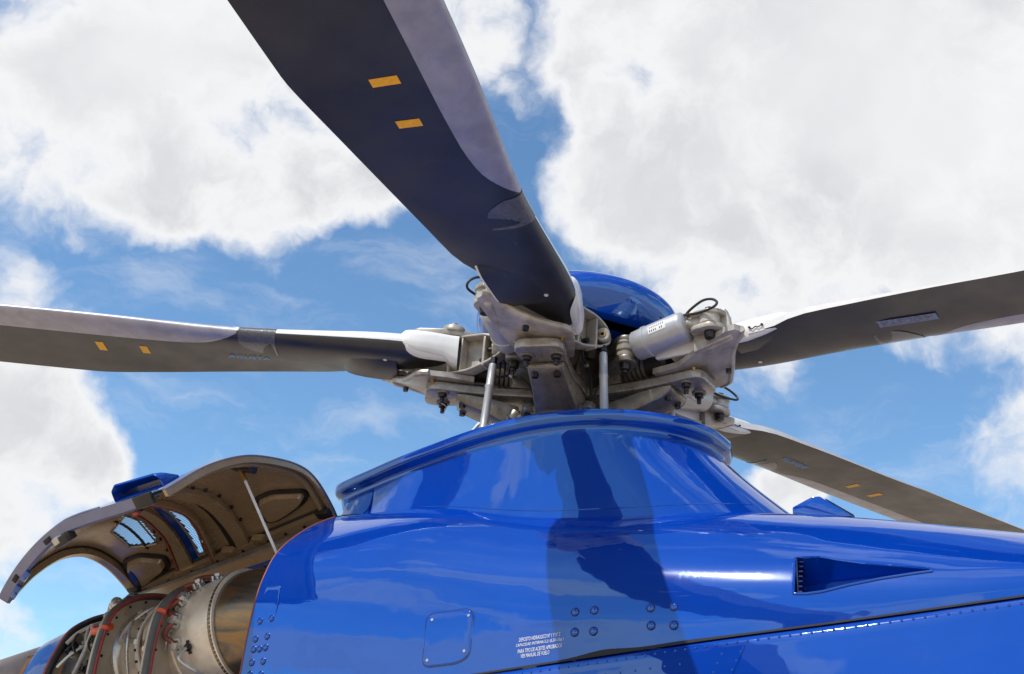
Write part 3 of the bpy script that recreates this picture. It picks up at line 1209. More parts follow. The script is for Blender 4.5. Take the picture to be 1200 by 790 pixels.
def make_grip():
    rim = [(.47, -.110, -.098), (.47, .110, -.098), (.60, .142, -.098), (.675, .148, -.098), (.725, .125, -.096), (.76, .06, -.090), (.795, -.01, -.076), (.828, -.075, -.052),
           (.865, -.120, -.030), (.900, -.155, -.014), (.910, -.18, -.010), (.895, -.205, -.010), (.855, -.212, -.016), (.80, -.198, -.032), (.70, -.165, -.070), (.60, -.130, -.098)]
    g = G()
    lo = [Vector(p) for p in rim]
    g.loft([lo, [p + Vector((0, 0, .026)) for p in lo]], True)
    for dz, fl in ((0, 1), (.026, 0)):
        c0 = g.bm.verts.new((.62, -.01, -.098 + dz))
        c1 = g.bm.verts.new((.80, -.12, -.046 + dz))
        vs = [g.bm.verts.new(p + Vector((0, 0, dz))) for p in lo]
        m = len(vs)
        for i in range(m):
            j = (i + 1) % m
            own = c1 if 7 <= i <= 13 else c0
            g.face([vs[i], vs[j], own])
        g.face([c0, vs[7], c1])
        g.face([c1, vs[14], c0])
    gp = g.done('blade_grip', 'cream', H, sharp=40)
    # stiffening flange along the outboard edge of the gusset
    g = G()
    g.tube(cr([Vector(p) + Vector((.002, .002, .012)) for p in rim[3:11]], 40), .016, 8)
    g.done('gusset_edge', 'cream', gp)
    # upper arm of the grip
    ol2 = rounded([(.42, -.10), (.42, .10), (.60, .15), (.78, .12), (.78, -.12), (.60, -.15)], .04, 4)
    g = G()
    g.prism(ol2, (0, 0, .118), Vector((1, 0, 0)), Vector((0, 1, 0)), .03)
    g.done('upper_arm', 'cream', gp, bevel=.006)
    # boss on top with its bolt head
    g = G()
    g.cyl((.585, .10, .14), (.585, .10, .172), .06, .05, 20)
    g.done('top_boss', 'cream', gp, bevel=.006)
    g = G()
    g.cyl((.585, .10, .172), (.585, .10, .19), .022, .02, 6)
    g.done('bolt', 'bolt', gp, bevel=.002)
    # trailing side web carrying the damper lugs
    web = rounded([(.70, -.07), (.80, -.045), (.875, -.03), (.866, .05), (.845, .118), (.80, .11), (.755, .06), (.70, .02)],
                  [.01, .02, .02, .03, .02, .02, .03, .03], 4)
    g = G()
    g.prism(web, (0, -.150, 0), Vector((1, 0, 0)), Vector((0, 0, 1)), .035)
    g.done('damper_web', 'cream', gp, bevel=.006)
    g = G()
    for h, t in ((.072, .020), (.005, .022)):
        lug = rounded([(.70, -.245), (.70, -.12), (.85, -.12), (.85, -.215), (.81, -.255)], [.05, .01, .01, .03, .04], 5)
        g.prism(lug, (0, 0, h), Vector((1, 0, 0)), Vector((0, 1, 0)), t)
    g.done('damper_lug', 'cream', gp, bevel=.004)
    # sloping root casting with the painted code, and its text
    g = G()
    g.prism(rounded([(.50, -.05), (.71, -.05), (.72, .10), (.50, .095)], .012, 3), (0, -.128, 0), Vector((1, 0, 0)), Vector((0, 0, 1)), .02)
    g.done('code_plate', 'white', gp, bevel=.004)
    for txt, hh, wd in (('BLADE', .045, .075), ('AW430', .012, .08)):
        me = text_mesh(txt, wd, .024)
        for v in me.vertices:
            v.co = Vector((.655 + v.co.x, -.1492, hh + v.co.y))
        me.materials.append(MT['black_ink'])
        link('lettering', me, gp)
    g = G()
    g.cyl((.79, -.022, -.118), (.79, -.022, -.098), .013, .015, 6)
    g.done('bolt', 'bolt', gp)
    for r, h in ((.835, .02), (.82, .085)):
        g = G()
        g.cyl((r, -.160, h), (r, -.148, h), .011, .011, 6)
        g.done('bolt', 'steel', gp)
    g = G()
    g.tube(cr([(.61, -.062, -.20), (.59, -.02, -.188), (.60, .03, -.19), (.61, .066, -.20)], 14), .0018, 5)
    g.done('safety_wire', 'steel', gp)
    for q in (-.10, .10):
        g = G()
        g.cyl((.66, q, -.112), (.66, q, -.098), .009, .010, 6)
        g.done('grease_fitting', 'brass', gp)
    # two main bolts under the flange, each with washer, nut and split stud
    for c in (-.062, .066):
        g = G()
        g.cyl((.61, c, -.153), (.61, c, -.146), .032, .032, 18)
        g.done('washer', 'titan_dark', gp, bevel=.002)
        g = G()
        g.cyl((.61, c, -.170), (.61, c, -.153), .021, .023, 6)
        g.cyl((.61, c, -.198), (.61, c, -.170), .010, .011, 10)
        g.cyl((.61, c - .018, -.186), (.61, c + .018, -.190), .0035, .0035, 6)
        g.done('bolt', 'bolt', gp, bevel=.0015)
    return gp


def make_arm():
    """hub arm plate running out under the grip, and the strut below it"""
    ol = rounded([(.12, -.105), (.12, .105), (.40, .080), (.69, .112), (.702, -.112), (.40, -.080)], [.02, .02, .12, .07, .07, .12], 6)
    g = G()
    g.prism(ol, (0, 0, -.146), Vector((1, 0, 0)), Vector((0, 1, 0)), .040)
    a = g.done('hub_arm', 'forged', H, bevel=.006, seg=3)
    g = G()
    top, bot = [], []
    secs = [(.545, .085, -.152, -.172), (.50, .088, -.152, -.20), (.40, .098, -.165, -.235), (.30, .112, -.19, -.285), (.255, .12, -.205, -.31)]
    rings = [[Vector((r, -w, t)), Vector((r, -w * .86, b)), Vector((r, w * .86, b)), Vector((r, w, t))] for r, w, t, b in secs]
    g.loft(rings, True, True, True)
    st = g.done('arm_strut', 'titan', a, bevel=.007)
    # drain slot in the strut, and ears at its foot
    g = G()
    sl = rounded([(.285, -.012), (.285, .012), (.355, .016), (.37, 0), (.355, -.016)], .01, 3)
    g.prism([(p[0], p[1]) for p in sl], (0, 0, -.296 + .285 * .5 - .12), Vector((1, 0, .47)), Vector((0, 1, 0)), .012)
    g.done('strut_slot', 'shadow', a)
    for c in (-.135, .135):
        g = G()
        g.cyl((.285, c, -.285), (.262, c, -.245), .034, .034, 16)
        g.box((.27, c * .82, -.265), (.05, .06, .035))
        g.done('strut_ear', 'titan', a, bevel=.004)
        g = G()
        g.cyl((.297, c, -.305), (.285, c, -.283), .017, .019, 6)
        g.done('bolt', 'bolt', a)
    for r, c, h in ((.515, -.048, -.196), (.515, .05, -.196)):
        g = G()
        g.cyl((r, c, h - .012), (r, c, h + .02), .015, .017, 6)
        g.done('bolt', 'bolt', a)
    # side webs of the arm and a wiring loom clipped along it
    for q in (-1, 1):
        g = G()
        g.prism(rounded([(.20, -.102), (.30, -.102), (.27, .065), (.20, .065)], .01, 3), (0, q * .085 - .007, 0), Vector((1, 0, 0)), Vector((0, 0, 1)), -.014)
        g.done('side_web', 'titan', a, bevel=.003)
    g = G()
    g.tube(cr([(.16, .12, -.22), (.22, .13, -.10), (.30, .125, -.06), (.37, .13, -.07), (.44, .125, .0), (.42, .10, .06)], 26), .0065, 8)
    g.done('wire_loom', 'rubber', a)
    g = G()
    g.tube(cr([(.17, -.13, -.20), (.24, -.14, -.08), (.30, -.15, -.02), (.36, -.16, .02), (.41, -.17, .07)], 22), .005, 8)
    g.done('wire_loom', 'rubber', a)
    for x, y, h in ((.30, .125, -.06), (.24, -.14, -.08)):
        g = G()
        g.cyl((x - .006, y, h - .004), (x + .008, y, h + .004), .011, None, 10)
        g.done('loom_clip', 'steel', a)
    # elastomeric bearing between the plates
    g = G()
    for k in range(6):
        g.cyl((.27 + .022 * k, 0, 0), (.27 + .022 * k + .014, 0, 0), .085 - .004 * k, None, 20)
    g.done('bearing_shim', 'titan_dark', a)
    g = G()
    g.cyl((.25, 0, 0), (.50, 0, 0), .068, .055, 20)
    g.done('bearing_rubber', 'rubber', a)
    return a


def make_horn():
    """pitch horn: a forged bracket with open pockets on the leading side"""
    X = Vector((.24, -.13, 0)).normalized()
    Z = Vector((0, 0, 1))
    NN = Vector((-X.y, X.x, 0))
    if NN.y < 0:
        NN = -NN
    o0 = Vector((.352, .245, 0))
    ol = rounded([(.285, .112), (.285, -.070), (.18, -.068), (.06, -.03), (.0, .010), (.002, .058), (.035, .092), (.10, .115), (.21, .118)],
                 [.015, .02, .03, .03, .03, .03, .03, .03, .03], 4)
    fr = lambda p, d: o0 + X * p[0] + Z * p[1] - NN * d
    g = G()
    g.frame(ol, .011, fr((0, 0), .065 if X.cross(Z).dot(NN) > 0 else 0), X, Z, .065)
    h = g.done('pitch_horn', 'cream', H, bevel=.004)
    g = G()
    g.prism(inset(ol, .010), fr((0, 0), .060), X, Z, .012)
    g.done('web', 'cream', h)
    M3 = Matrix((X, NN, Z)).transposed()
    g = G()
    g.box(fr((.215, .022), .03), (.009, .058, .165), M3)
    g.done('rib', 'cream', h, bevel=.003)
    g = G()
    g.box(fr((.098, .025), .03), (.012, .058, .145), M3)
    g.done('rib', 'cream', h, bevel=.003)
    g = G()
    g.cyl(fr((.122, -.008), .03), fr((.122, -.008), .055), .012, .012, 6)
    g.done('bolt', 'bolt', h)
    g = G()
    g.cyl(fr((-.012, .040), .03), fr((-.03, .040), .03), .02, .018, 6)
    g.cyl(fr((-.02, .040), .03), fr((.09, .040), .03), .009, None, 8)
    g.done('pivot_bolt', 'bolt', h)
    return h


def make_link():
    tp, bt = Vector((.383, .213, .038)), Vector((.415, .245, -.50))
    d = (bt - tp).normalized()
    g = G()
    p = lambda t: tp + d * t
    g.lathe(tp, d, [(.085, .012), (.09, .017), (.11, .0185), (.19, .0185), (.195, .0205), (.205, .0205), (.21, .0185), (.40, .0185), (.405, .0205), (.42, .0205), (.425, .016), (.50, .016)], 16, True, True)
    l = g.done('pitch_link', 'anod', H, sharp=40)
    g = G()
    g.cyl(p(.05), p(.09), .009, .009, 10)
    g.lathe(tp - Vector((.016, 0, 0)), (1, 0, 0), [(0, .016), (0, .03), (.004, .033), (.028, .033), (.032, .03), (.032, .016), (0, .016)], 20)
    g.done('rod_end', 'cream', l)
    g = G()
    g.lathe(tp - Vector((.019, 0, 0)), (1, 0, 0), [(0, .008), (0, .016), (.008, .021), (.019, .0225), (.03, .021), (.038, .016), (.038, .008)], 16)
    g.done('spherical_bearing', 'brass', l)
    g = G()
    g.cyl(p(.055), p(.068), .017, .017, 6)
    g.cyl(p(.070), p(.083), .018, .018, 6)
    g.done('lock_nut', 'bolt', l)
    return l


def make_damper():
    a, b = Vector((.425, -.195, .005)), Vector((.685, -.205, .055))
    d = (b - a).normalized()
    g = G()
    g.lathe(a, d, [(0, .045), (.006, .062), (.012, .066), (.06, .068), (.062, .0715), (.075, .0715), (.077, .068), (.235, .068), (.25, .064), (.262, .050), (.266, .03)], 32, True, True)
    o = g.done('lag_damper', 'anod', H, sharp=35)
    # label with two printed lines, bent round the barrel
    ax_ = d
    sd = Vector((0, -1, -.15)).normalized()
    sd = (sd - ax_ * sd.dot(ax_)).normalized()
    up = sd.cross(ax_)
    if up.z < 0:
        up = -up

    def on_barrel(t, w, off):
        an = w / .068
        return a + ax_ * t + (sd * math.cos(an) + up * math.sin(an)) * (.068 + off)
    g = G()
    g.grid([[on_barrel(.105 + .085 * i / 4, -.0 + .042 * j / 6, .0012) for j in range(7)] for i in range(5)])
    g.done('label', 'white', o)
    for k, (tx, w) in enumerate((('LAG DAMPER', .07),)):
        pass
    me = text_mesh('IIIIIIII', .07, .010)
    for v in me.vertices:
        v.co = on_barrel(.147 + v.co.x, .030 + v.co.y, .0022)
    me.materials.append(MT['black_ink'])
    link('print', me, o)
    me = text_mesh('IIII II', .062, .010)
    for v in me.vertices:
        v.co = on_barrel(.143 + v.co.x, .012 + v.co.y, .0022)
    me.materials.append(MT['black_ink'])
    link('print', me, o)
    # rod end in the lugs, pivot bolt, nut
    g = G()
    e = Vector((.785, -.205, .055))
    g.cyl(b, e, .026, .022, 14)
    g.lathe(e - Vector((0, 0, .026)), (0, 0, 1), [(0, .018), (0, .042), (.006, .046), (.046, .046), (.052, .042), (.052, .018), (0, .018)], 20)
    g.done('rod_end', 'cream', o, bevel=.002)
    g = G()
    g.cyl(e - Vector((0, 0, .075)), e + Vector((0, 0, .055)), .015, None, 12)
    g.cyl(e - Vector((0, 0, .085)), e - Vector((0, 0, .052)), .021, .025, 12)
    g.cyl(e + Vector((0, 0, .04)), e + Vector((0, 0, .058)), .024, .022, 6)
    g.done('pivot_bolt', 'bolt', o, bevel=.002)
    # inner clevis on the hub with stacked rings and its nut
    q = Vector((.375, -.19, .0))
    g = G()
    g.prism(rounded([(.20, -.10), (.36, -.235), (.42, -.22), (.42, -.15), (.30, -.05)], [.02, .03, .03, .03, .02], 4), (0, 0, -.062), Vector((1, 0, 0)), Vector((0, 1, 0)), .028)
    g.prism(rounded([(.20, -.10), (.36, -.235), (.42, -.22), (.42, -.15), (.30, -.05)], [.02, .03, .03, .03, .02], 4), (0, 0, .038), Vector((1, 0, 0)), Vector((0, 1, 0)), .022)
    g.done('inner_clevis', 'titan', o, bevel=.005)
    g = G()
    g.lathe(q - Vector((0, 0, .034)), (0, 0, 1), [(0, .03), (0, .04), (.016, .042), (.020, .034), (.026, .034), (.030, .043), (.05, .043), (.054, .034), (.06, .034), (.064, .04), (.072, .04), (.072, .03)], 20)
    g.done('bearing_ring', 'cream', o)
    g = G()
    g.cyl(q - Vector((0, 0, .095)), q - Vector((0, 0, .062)), .024, .027, 6)
    g.cyl(q - Vector((0, 0, .11)), q - Vector((0, 0, .095)), .014, None, 10)
    g.done('nut', 'bolt', o, bevel=.002)
    # electrical cable looping over the rod end
    g = G()
    pts = cr([(.665, -.20, .10), (.70, -.215, .12), (.76, -.225, .145), (.81, -.24, .135), (.845, -.265, .10), (.83, -.275, .075), (.76, -.255, .075), (.70, -.24, .085), (.675, -.225, .095)], 40)
    g.tube(pts, .0058, 8)
    g.done('cable', 'rubber', o)
    g = G()
    g.tube(cr([(.66, -.19, .105), (.71, -.19, .11), (.77, -.185, .105)], 12), .010, 8)
    g.done('cable_sleeve', 'brass', o)
    return o


protos = [make_arm(), make_grip(), make_cuff(), make_horn(), make_link(), make_damper(), make_blade()]
for k in range(5):
    for p in protos:
        o = p if k == 0 else copy_tree(p, H)
        if k == 0 and p is protos[-1]:
            first_blade = o
        o.location = (0, 0, HZ)
        o.rotation_euler = (0, DROOP[k] if p is protos[-1] else 0, R(AZ0 + 72 * k))

first_blade['label'] = 'blade reaching overhead to the top of the picture, without lettering'
# on the blade to the right the name is a worn pale decal
for bl in [o for o in H.children if o.name == 'rotor_blade.001']:
    for ch in list(bl.children):
        if ch.name.startswith('lettering'):
            me = ch.data.copy()
            me.materials.clear()
            me.materials.append(MT['titan_dark'])
            ch.data = me
            ch['label'] = 'dark lettering on a pale decal'
    g = G()
    g.grid([[blade_pt(1.44 + .23 * i / 8, blade_s(1.44 + .23 * i / 8, -.083 + .05 * j / 4), .0045) for j in range(5)] for i in range(9)])
    q = g.done('decal', 'decal', bl)
# the nearest blade has lost its maker's lettering
for ch in list(first_blade.children):
    if ch.name.startswith('lettering'):
        bpy.data.objects.remove(ch)

# ------------------------------------------------------------------ open engine cowling door (a hinged shell; s aft along it, t from hinge to free edge)
FR = [(.12, 3.02), (.20, 3.075), (.35, 3.145), (.50, 3.158), (.72, 3.118), (.90, 3.06), (1.1, 2.95), (1.3, 2.79)]
RR = [(.08, 2.69), (.16, 2.735), (.30, 2.79), (.44, 2.812), (.56, 2.795), (.68, 2.735), (.80, 2.62), (.885, 2.49)]
NA = 41


def arc_pts(pts, n):
    P = [Vector((a, b, 0)) for a, b in pts]
    m = len(P)
    ln = [(P[i + 1] - P[i]).length for i in range(m - 1)]
    tot = sum(ln)
    out = []
    for k in range(n):
        t = tot * k / (n - 1)
        i, acc_ = 0, 0
        while i < m - 2 and acc_ + ln[i] < t:
            acc_ += ln[i]
            i += 1
        f = (t - acc_) / ln[i]
        q = lambda j: P[j] if 0 <= j < m else (2 * P[0] - P[1] if j < 0 else 2 * P[-1] - P[-2])
        p0, p1, p2, p3 = q(i - 1), q(i), q(i + 1), q(i + 2)
        out.append(.5 * (2 * p1 + (p2 - p0) * f + (2 * p0 - 5 * p1 + 4 * p2 - p3) * f * f + (3 * p1 - p0 - 3 * p2 + p3) * f ** 3))
    return out


FA, RA = arc_pts(FR, NA), arc_pts(RR, NA)


def door_raw(s, t):
    k = max(0, min(1, t)) * (NA - 1)
    i = min(NA - 2, int(k))
    f = k - i
    p = FA[i].lerp(FA[i + 1], f) * (1 - s) + RA[i].lerp(RA[i + 1], f) * s
    w = 4 * s * (1 - s) * t * t * (.35 + .65 * max(0, min(1, s / .5)))
    return V(-1.15 - 1.15 * s, p.x + w * .10, p.y + w * .07)


def door_n(s, t):
    e = .02
    a = door_raw(s + e, t) - door_raw(s - e, t)
    b = door_raw(s, min(1, t + e)) - door_raw(s, max(0, t - e))
    nn = a.cross(b).normalized()
    return nn if nn.z > 0 else (-nn if abs(nn.z) > .15 or t < .8 else nn)


def door(s, t, off=0.0):
    """off > 0 lies outside (above) the shell"""
    nn = door_n(s, t)
    ref = door_n(s, .5)
    if nn.dot(ref) < 0:
        nn = -nn
    return door_raw(s, t) + nn * off


SCR1 = [(.655, .555), (.675, .465), (.75, .245), (.805, .265), (.856, .305), (.812, .48)]
SCR2 = [(.508, .575), (.506, .50), (.517, .416), (.544, .297), (.566, .204), (.600, .078), (.632, .078), (.612, .191), (.588, .307), (.560, .402), (.535, .50)]
g = G()
NSS, NTT = 116, 72
for off, mi in ((0, 0), (.012, 1)):
    g.mi = mi
    vs = [[g.bm.verts.new(door(i / NSS, j / NTT, off)) for j in range(NTT + 1)] for i in range(NSS + 1)]
    for i in range(NSS):
        for j in range(NTT):
            s, t = (i + .5) / NSS, (j + .5) / NTT
            if in_poly(s, t, SCR1) or in_poly(s, t, SCR2):
                continue
            g.face([vs[i][j], vs[i + 1][j], vs[i + 1][j + 1], vs[i][j + 1]])
bmesh.ops.delete(g.bm, geom=[v for v in g.bm.verts if not v.link_faces], context='VERTS')
dr = g.done('engine_cowling_door', ['brown', 'blue'], H, sharp=50, weld=False)


def door_patch(poly_s0, poly_s1, off, name, m, nt=30, edges=True, thick=0.0):
    """band between two curves s0(t), s1(t) given as tables (t, s)"""
    g = G()
    t0, t1 = poly_s0[0][0], poly_s0[-1][0]
    ts = [t0 + (t1 - t0) * k / nt for k in range(nt + 1)]
    a = [(interp(poly_s0, t), t) for t in ts]
    b = [(interp(poly_s1, t), t) for t in ts]
    rows = [[door(s, t, -.001) for s, t in a], [door(s, t, off) for s, t in a], [door(s, t, off) for s, t in b], [door(s, t, -.001) for s, t in b]]
    g.grid(rows)
    return g.done(name, m, dr, sharp=40)


# hat section frames across the inside
door_patch([(.04, .385), (.17, .378), (.275, .364), (.42, .338), (.70, .335), (.93, .34)], [(.04, .44), (.13, .438), (.235, .437), (.40, .41), (.70, .405), (.93, .40)], -.030, 'hat_frame', 'brown')
door_patch([(.04, .438), (.13, .436), (.235, .435), (.40, .408), (.70, .402), (.93, .398)], [(.04, .478), (.13, .472), (.235, .466), (.40, .438), (.70, .424), (.93, .414)], -.008, 'frame_sealant_shade', 'sealant')  # sealant band widened to paint in the shade beside the rib
door_patch([(.03, .555), (.07, .553), (.166, .536), (.254, .515), (.377, .488), (.52, .478), (.80, .47)], [(.03, .572), (.07, .570), (.166, .552), (.254, .531), (.377, .504), (.52, .492), (.80, .48)], -.034, 'opening_frame', 'brown')
door_patch([(.03, .570), (.07, .566), (.166, .549), (.254, .528), (.377, .501), (.52, .490), (.80, .48)], [(.03, .576), (.07, .572), (.166, .555), (.254, .534), (.377, .507), (.52, .496), (.80, .484)], -.037, 'edge_seal', 'salmon')
door_patch([(.03, .632), (.08, .632), (.19, .612), (.307, .588), (.402, .560), (.50, .530)], [(.03, .672), (.08, .668), (.19, .652), (.307, .628), (.402, .60), (.50, .556)], -.004, 'duct_wall', 'blue')
door_patch([(.03, .676), (.08, .672), (.19, .656), (.307, .632), (.402, .604), (.55, .56)], [(.03, .745), (.134, .722), (.245, .692), (.362, .664), (.55, .60)][0:5], -.020, 'hat_frame', 'brown')
door_patch([(.03, .748), (.134, .727), (.245, .697), (.362, .668), (.55, .604)], [(.03, .760), (.134, .737), (.245, .706), (.362, .676), (.55, .612)], -.024, 'edge_seal', 'salmon')
door_patch([(.02, .02), (.25, .012), (.5, .01), (.8, .01), (.98, .01)], [(.02, .035), (.25, .028), (.5, .026), (.8, .026), (.98, .026)], -.03, 'front_flange', 'brown')
door_patch([(.02, .96), (.25, .965), (.5, .965), (.8, .965), (.98, .965)], [(.02, .995), (.25, .995), (.5, .995), (.8, .995), (.98, .995)], -.035, 'rear_flange', 'brown')
# sealant line inside the rear flange
door_patch([(.02, .948), (.25, .955), (.5, .955), (.98, .955)], [(.02, .96), (.25, .965), (.5, .965), (.98, .965)], -.004, 'frame_sealant_shade', 'sealant')
# bolts along the frames
for s, t in ((.368, .255), (.378, .17), (.345, .36), (.336, .45), (.336, .52), (.73, .264), (.746, .187), (.757, .118), (.712, .33)):
    p, q = door(s - .012, t, .0), door(s - .012, t, -.014)
    g = G()
    g.cyl(p, q, .008, .007, 6)
    g.done('frame_bolt', 'bolt', dr)


# woven screens in the two openings
def screen(poly, ns, nt, name):
    g = G()
    s0, s1 = min(p[0] for p in poly), max(p[0] for p in poly)
    t0, t1 = min(p[1] for p in poly), max(p[1] for p in poly)
    def strand(f, n, m):
        for i in range(1, n):
            run = []
            for j in range(m + 1):
                q = f(i / n, j / m)
                if in_poly(q[0], q[1], poly):
                    run.append(door(q[0], q[1], .006))
                else:
                    if len(run) > 1:
                        g.tube(run[::3] + ([run[-1]] if (len(run) - 1) % 3 else []), .0011, 3, cap=False)
                    run = []
            if len(run) > 1:
                g.tube(run[::3] + ([run[-1]] if (len(run) - 1) % 3 else []), .0011, 3, cap=False)
    strand(lambda a, b: (s0 + (s1 - s0) * a, t0 + (t1 - t0) * b), ns, 90)
    strand(lambda a, b: (s0 + (s1 - s0) * b, t0 + (t1 - t0) * a), nt, 90)
    o = g.done(name, 'wire', dr, weld=False)
    o['kind'] = 'stuff'
    return o


screen(SCR1, 20, 30, 'mesh_screen')
screen(SCR2, 12, 42, 'mesh_screen')
g = G()
g.tube([door(s, t, .0) for s, t in ((.715, .555), (.735, .49), (.755, .43), (.772, .375), (.788, .31), (.805, .24))], .007, 6)
g.done('screen_bar', 'sealant', dr)
for poly in (SCR1, SCR2):
    g = G()
    g.tube([door(s, t, -.002) for s, t in poly], .005, 6, closed=True)
    g.done('screen_rim', 'brown', dr)


# pressed blisters: inner face of the outside scoops, edged with black sealant
def blister(poly, off, name):
    pl = rounded(poly, .018, 3)
    g = G()
    c = (sum(p[0] for p in pl) / len(pl), sum(p[1] for p in pl) / len(pl))
    sc = lambda k: [(lerp(c[0], a, k), lerp(c[1], b, k)) for a, b in pl]
    g.loft([[door(a, b, -.001) for a, b in sc(1)], [door(a, b, -off * 1.3) for a, b in sc(.86)], [door(a, b, -off * 1.4) for a, b in sc(.5)]], True, False, True)
    o = g.done(name, 'brown', dr, sharp=50)
    g = G()
    g.tube([door(a, b, -.006) for a, b in sc(1.05)], .013, 6, closed=True)
    g.done('blister_sealant', 'sealant', dr)
    return o


blister([(.240, .235), (.174, .232), (.064, .172), (.058, .15), (.085, .132), (.17, .112), (.235, .104), (.268, .12), (.266, .20)], .03, 'pressed_blister')
blister([(.925, .235), (.856, .228), (.772, .155), (.785, .095), (.935, .046), (.958, .098), (.952, .195)], .028, 'pressed_blister')
g = G()
hl = rounded([(.922, .198), (.916, .150), (.930, .070), (.950, .064), (.950, .124), (.940, .19)], .02, 3)
g.loft([[door(a, b, -.036) for a, b in hl], [door(.935 + (a - .935) * .9, .13 + (b - .13) * .9, -.043) for a, b in hl]], True, False, True)
g.done('drain_opening', 'navy', dr)
# hinge rail with fixing holes
g = G()
rr_ = []
for k in range(31):
    s = k / 30
    rr_.append([door(s, .012, -.004), door(s, .012, -.032), door(s, .055, -.034), door(s, .062, -.002)])
g.grid(rr_)
rail = g.done('hinge_rail', 'brown', dr, sharp=35)
g = G()
g.tube([door(k / 24, .066, -.004) for k in range(25)], .0075, 6)
g.done('rail_sealant', 'sealant', dr)
for s in (.12, .21, .30, .42, .55, .68, .80, .92):
    p, q = door(s, .034, -.030), door(s, .034, -.0365)
    g = G()
    g.cyl(p, q, .008, .008, 8)
    g.done('rail_bolt', 'bolt', dr)
for s in (.02, .33, .48, .97):
    g = G()
    p = door(s, .055, -.03)
    g.box(p, (.07, .05, .035), Matrix.Rotation(R(-18), 3, 'X'))
    g.done('hinge_bracket', 'sealant' if s in (.02, .97) else 'brown', dr, bevel=.006)
# thick lip along the free edge (grey paint, sky reflection coloured in as lavender) and along the front arc (primer)
def lip(curve, w_in, w_out, face, name, m):
    g = G()
    rows = []
    for s, t in curve:
        p = door_raw(s, t)
        nn = door(s, t, 1) - p
        rows.append([p - nn * w_in, p - nn * w_in + face, p + nn * w_out + face, p + nn * w_out])
    g.loft(rows, True, True, True)
    return g.done(name, m, dr, sharp=35, bevel=0)


lip([(k / 40, 1.0) for k in range(2, 41)], .032, .012, Vector((0, -.018, 0)), 'free_edge_lip', 'lip')
lip([(0, k / 44) for k in range(0, 45)], .020, .008, Vector((.016, 0, 0)), 'front_lip', 'brown')
lip([(0, k / 44) for k in range(0, 45)], -.009, .014, Vector((.020, 0, 0)), 'front_edge_trim', 'lip')
lip([(1, k / 44) for k in range(0, 45)], .030, .012, Vector((-.012, 0, 0)), 'rear_lip', 'brown')
# latch housings on the lip, striker and slots
def on_lip(s, dn, size, name, m):
    p = door_raw(s, 1)
    nn = door(s, 1, 1) - p
    e = (door_raw(s + .02, 1) - door_raw(s - .02, 1)).normalized()
    y = nn.cross(e).normalized()
    rot = Matrix((e, y, nn)).transposed()
    g = G()
    g.box(p - nn * dn + Vector((0, -.018, 0)), size, rot)
    return g.done(name, m, dr, bevel=.003)


on_lip(.085, .013, (.10, .016, .05), 'latch', 'sealant')
on_lip(.60, .016, (.05, .012, .022), 'latch_slot', 'shadow')
on_lip(.865, .016, (.05, .012, .022), 'latch_slot', 'shadow')
on_lip(.025, .016, (.02, .012, .012), 'latch_slot', 'shadow')
on_lip(.52, .055, (.10, .05, .035), 'latch_hook', 'sealant')
on_lip(.535, .045, (.04, .06, .03), 'striker', 'steel')
on_lip(.92, .045, (.10, .012, .025), 'striker', 'blue')
on_lip(.82, .045, (.08, .012, .022), 'striker', 'blue')
on_lip(.14, .052, (.03, .02, .014), 'red_tag', 'red')
# outside fairing strip riding above the lip
g = G()
g.tube([door(s, .985, .02 + .004 * math.sin((s - .30) / .3 * math.pi)) for s in [.32 + .035 * k for k in range(9)]], .0045, 6)
g.done('drip_strip', 'lip', dr)
# air intake on the outside, open towards the viewer
def ik_ring(t, k, ins):
    e0, e1 = .235, .0
    prof = rounded([(0 + ins, .004 + ins), (1 - ins, .004 + ins), (1 - ins, .052 * k - ins), (.93 - ins, .068 * k - ins), (.10 + ins, .078 * k - ins), (0 + ins, .058 * k - ins)], [.01, .01, .02, .03, .03, .03], 4)
    return [door(e0 + (e1 - e0) * a, t, .012 + b) for a, b in prof]


g = G()
g.loft([ik_ring(.915, .30, 0), ik_ring(.95, .80, 0), ik_ring(.985, 1, 0), ik_ring(.99, .99, .004), ik_ring(.985, .98, .010), ik_ring(.95, .78, .010), ik_ring(.935, .55, .010)], True)
ik = g.done('cowling_intake', 'blue', dr, sharp=50)
g = G()
g.face([g.bm.verts.new(p) for p in ik_ring(.937, .56, .0095)])
g.done('intake_back', 'navy', dr)
# support strut
top, bot = door(.085, .53, -.012), V(-1.045, .61, 2.665)
sd_ = (bot - top).normalized()
g = G()
g.cyl(top + sd_ * .05, bot, .0065, .0065, 10)
st = g.done('support_strut', 'white', H)
g = G()
g.cyl(top, top + sd_ * .06, .010, .0125, 10)
g.done('strut_end', 'brass', st)
g = G()
g.box(door(.070, .53, -.014), (.12, .05, .03), Matrix.Rotation(R(10), 3, 'Y'))
g.done('strut_bracket', 'sealant', st, bevel=.004)

# ------------------------------------------------------------------ engine bay
def AXP(u):
    return V(u, .58 + (u + 1.2) * .17, 2.41 + (u + 1.2) * .19)


EAX = (AXP(-2.0) - AXP(-1.0)).normalized()
EK = (AXP(-2.0) - AXP(-1.0)).length


def eng(name, prof, m, parent, n=56, c0=False, c1=False):
    """lathe about the engine axis, profile as (u, radius)"""
    g = G()
    u0 = prof[0][0]
    g.lathe(AXP(u0), EAX, [((u0 - u) * EK, r) for u, r in prof], n, c0, c1)
    return g.done(name, m, parent, sharp=30)


EA = EAX.orthogonal().normalized()
EA = (Vector((0, 0, 1)) - EAX * EAX.z).normalized()          # up
EB = EAX.cross(EA)
if EB.y > 0:
    EB = -EB                                                # towards the viewer


def ept(u, ang, r):
    """ang: 0 top, 90 towards starboard"""
    return AXP(u) + (EA * math.cos(R(ang)) + EB * math.sin(R(ang))) * r


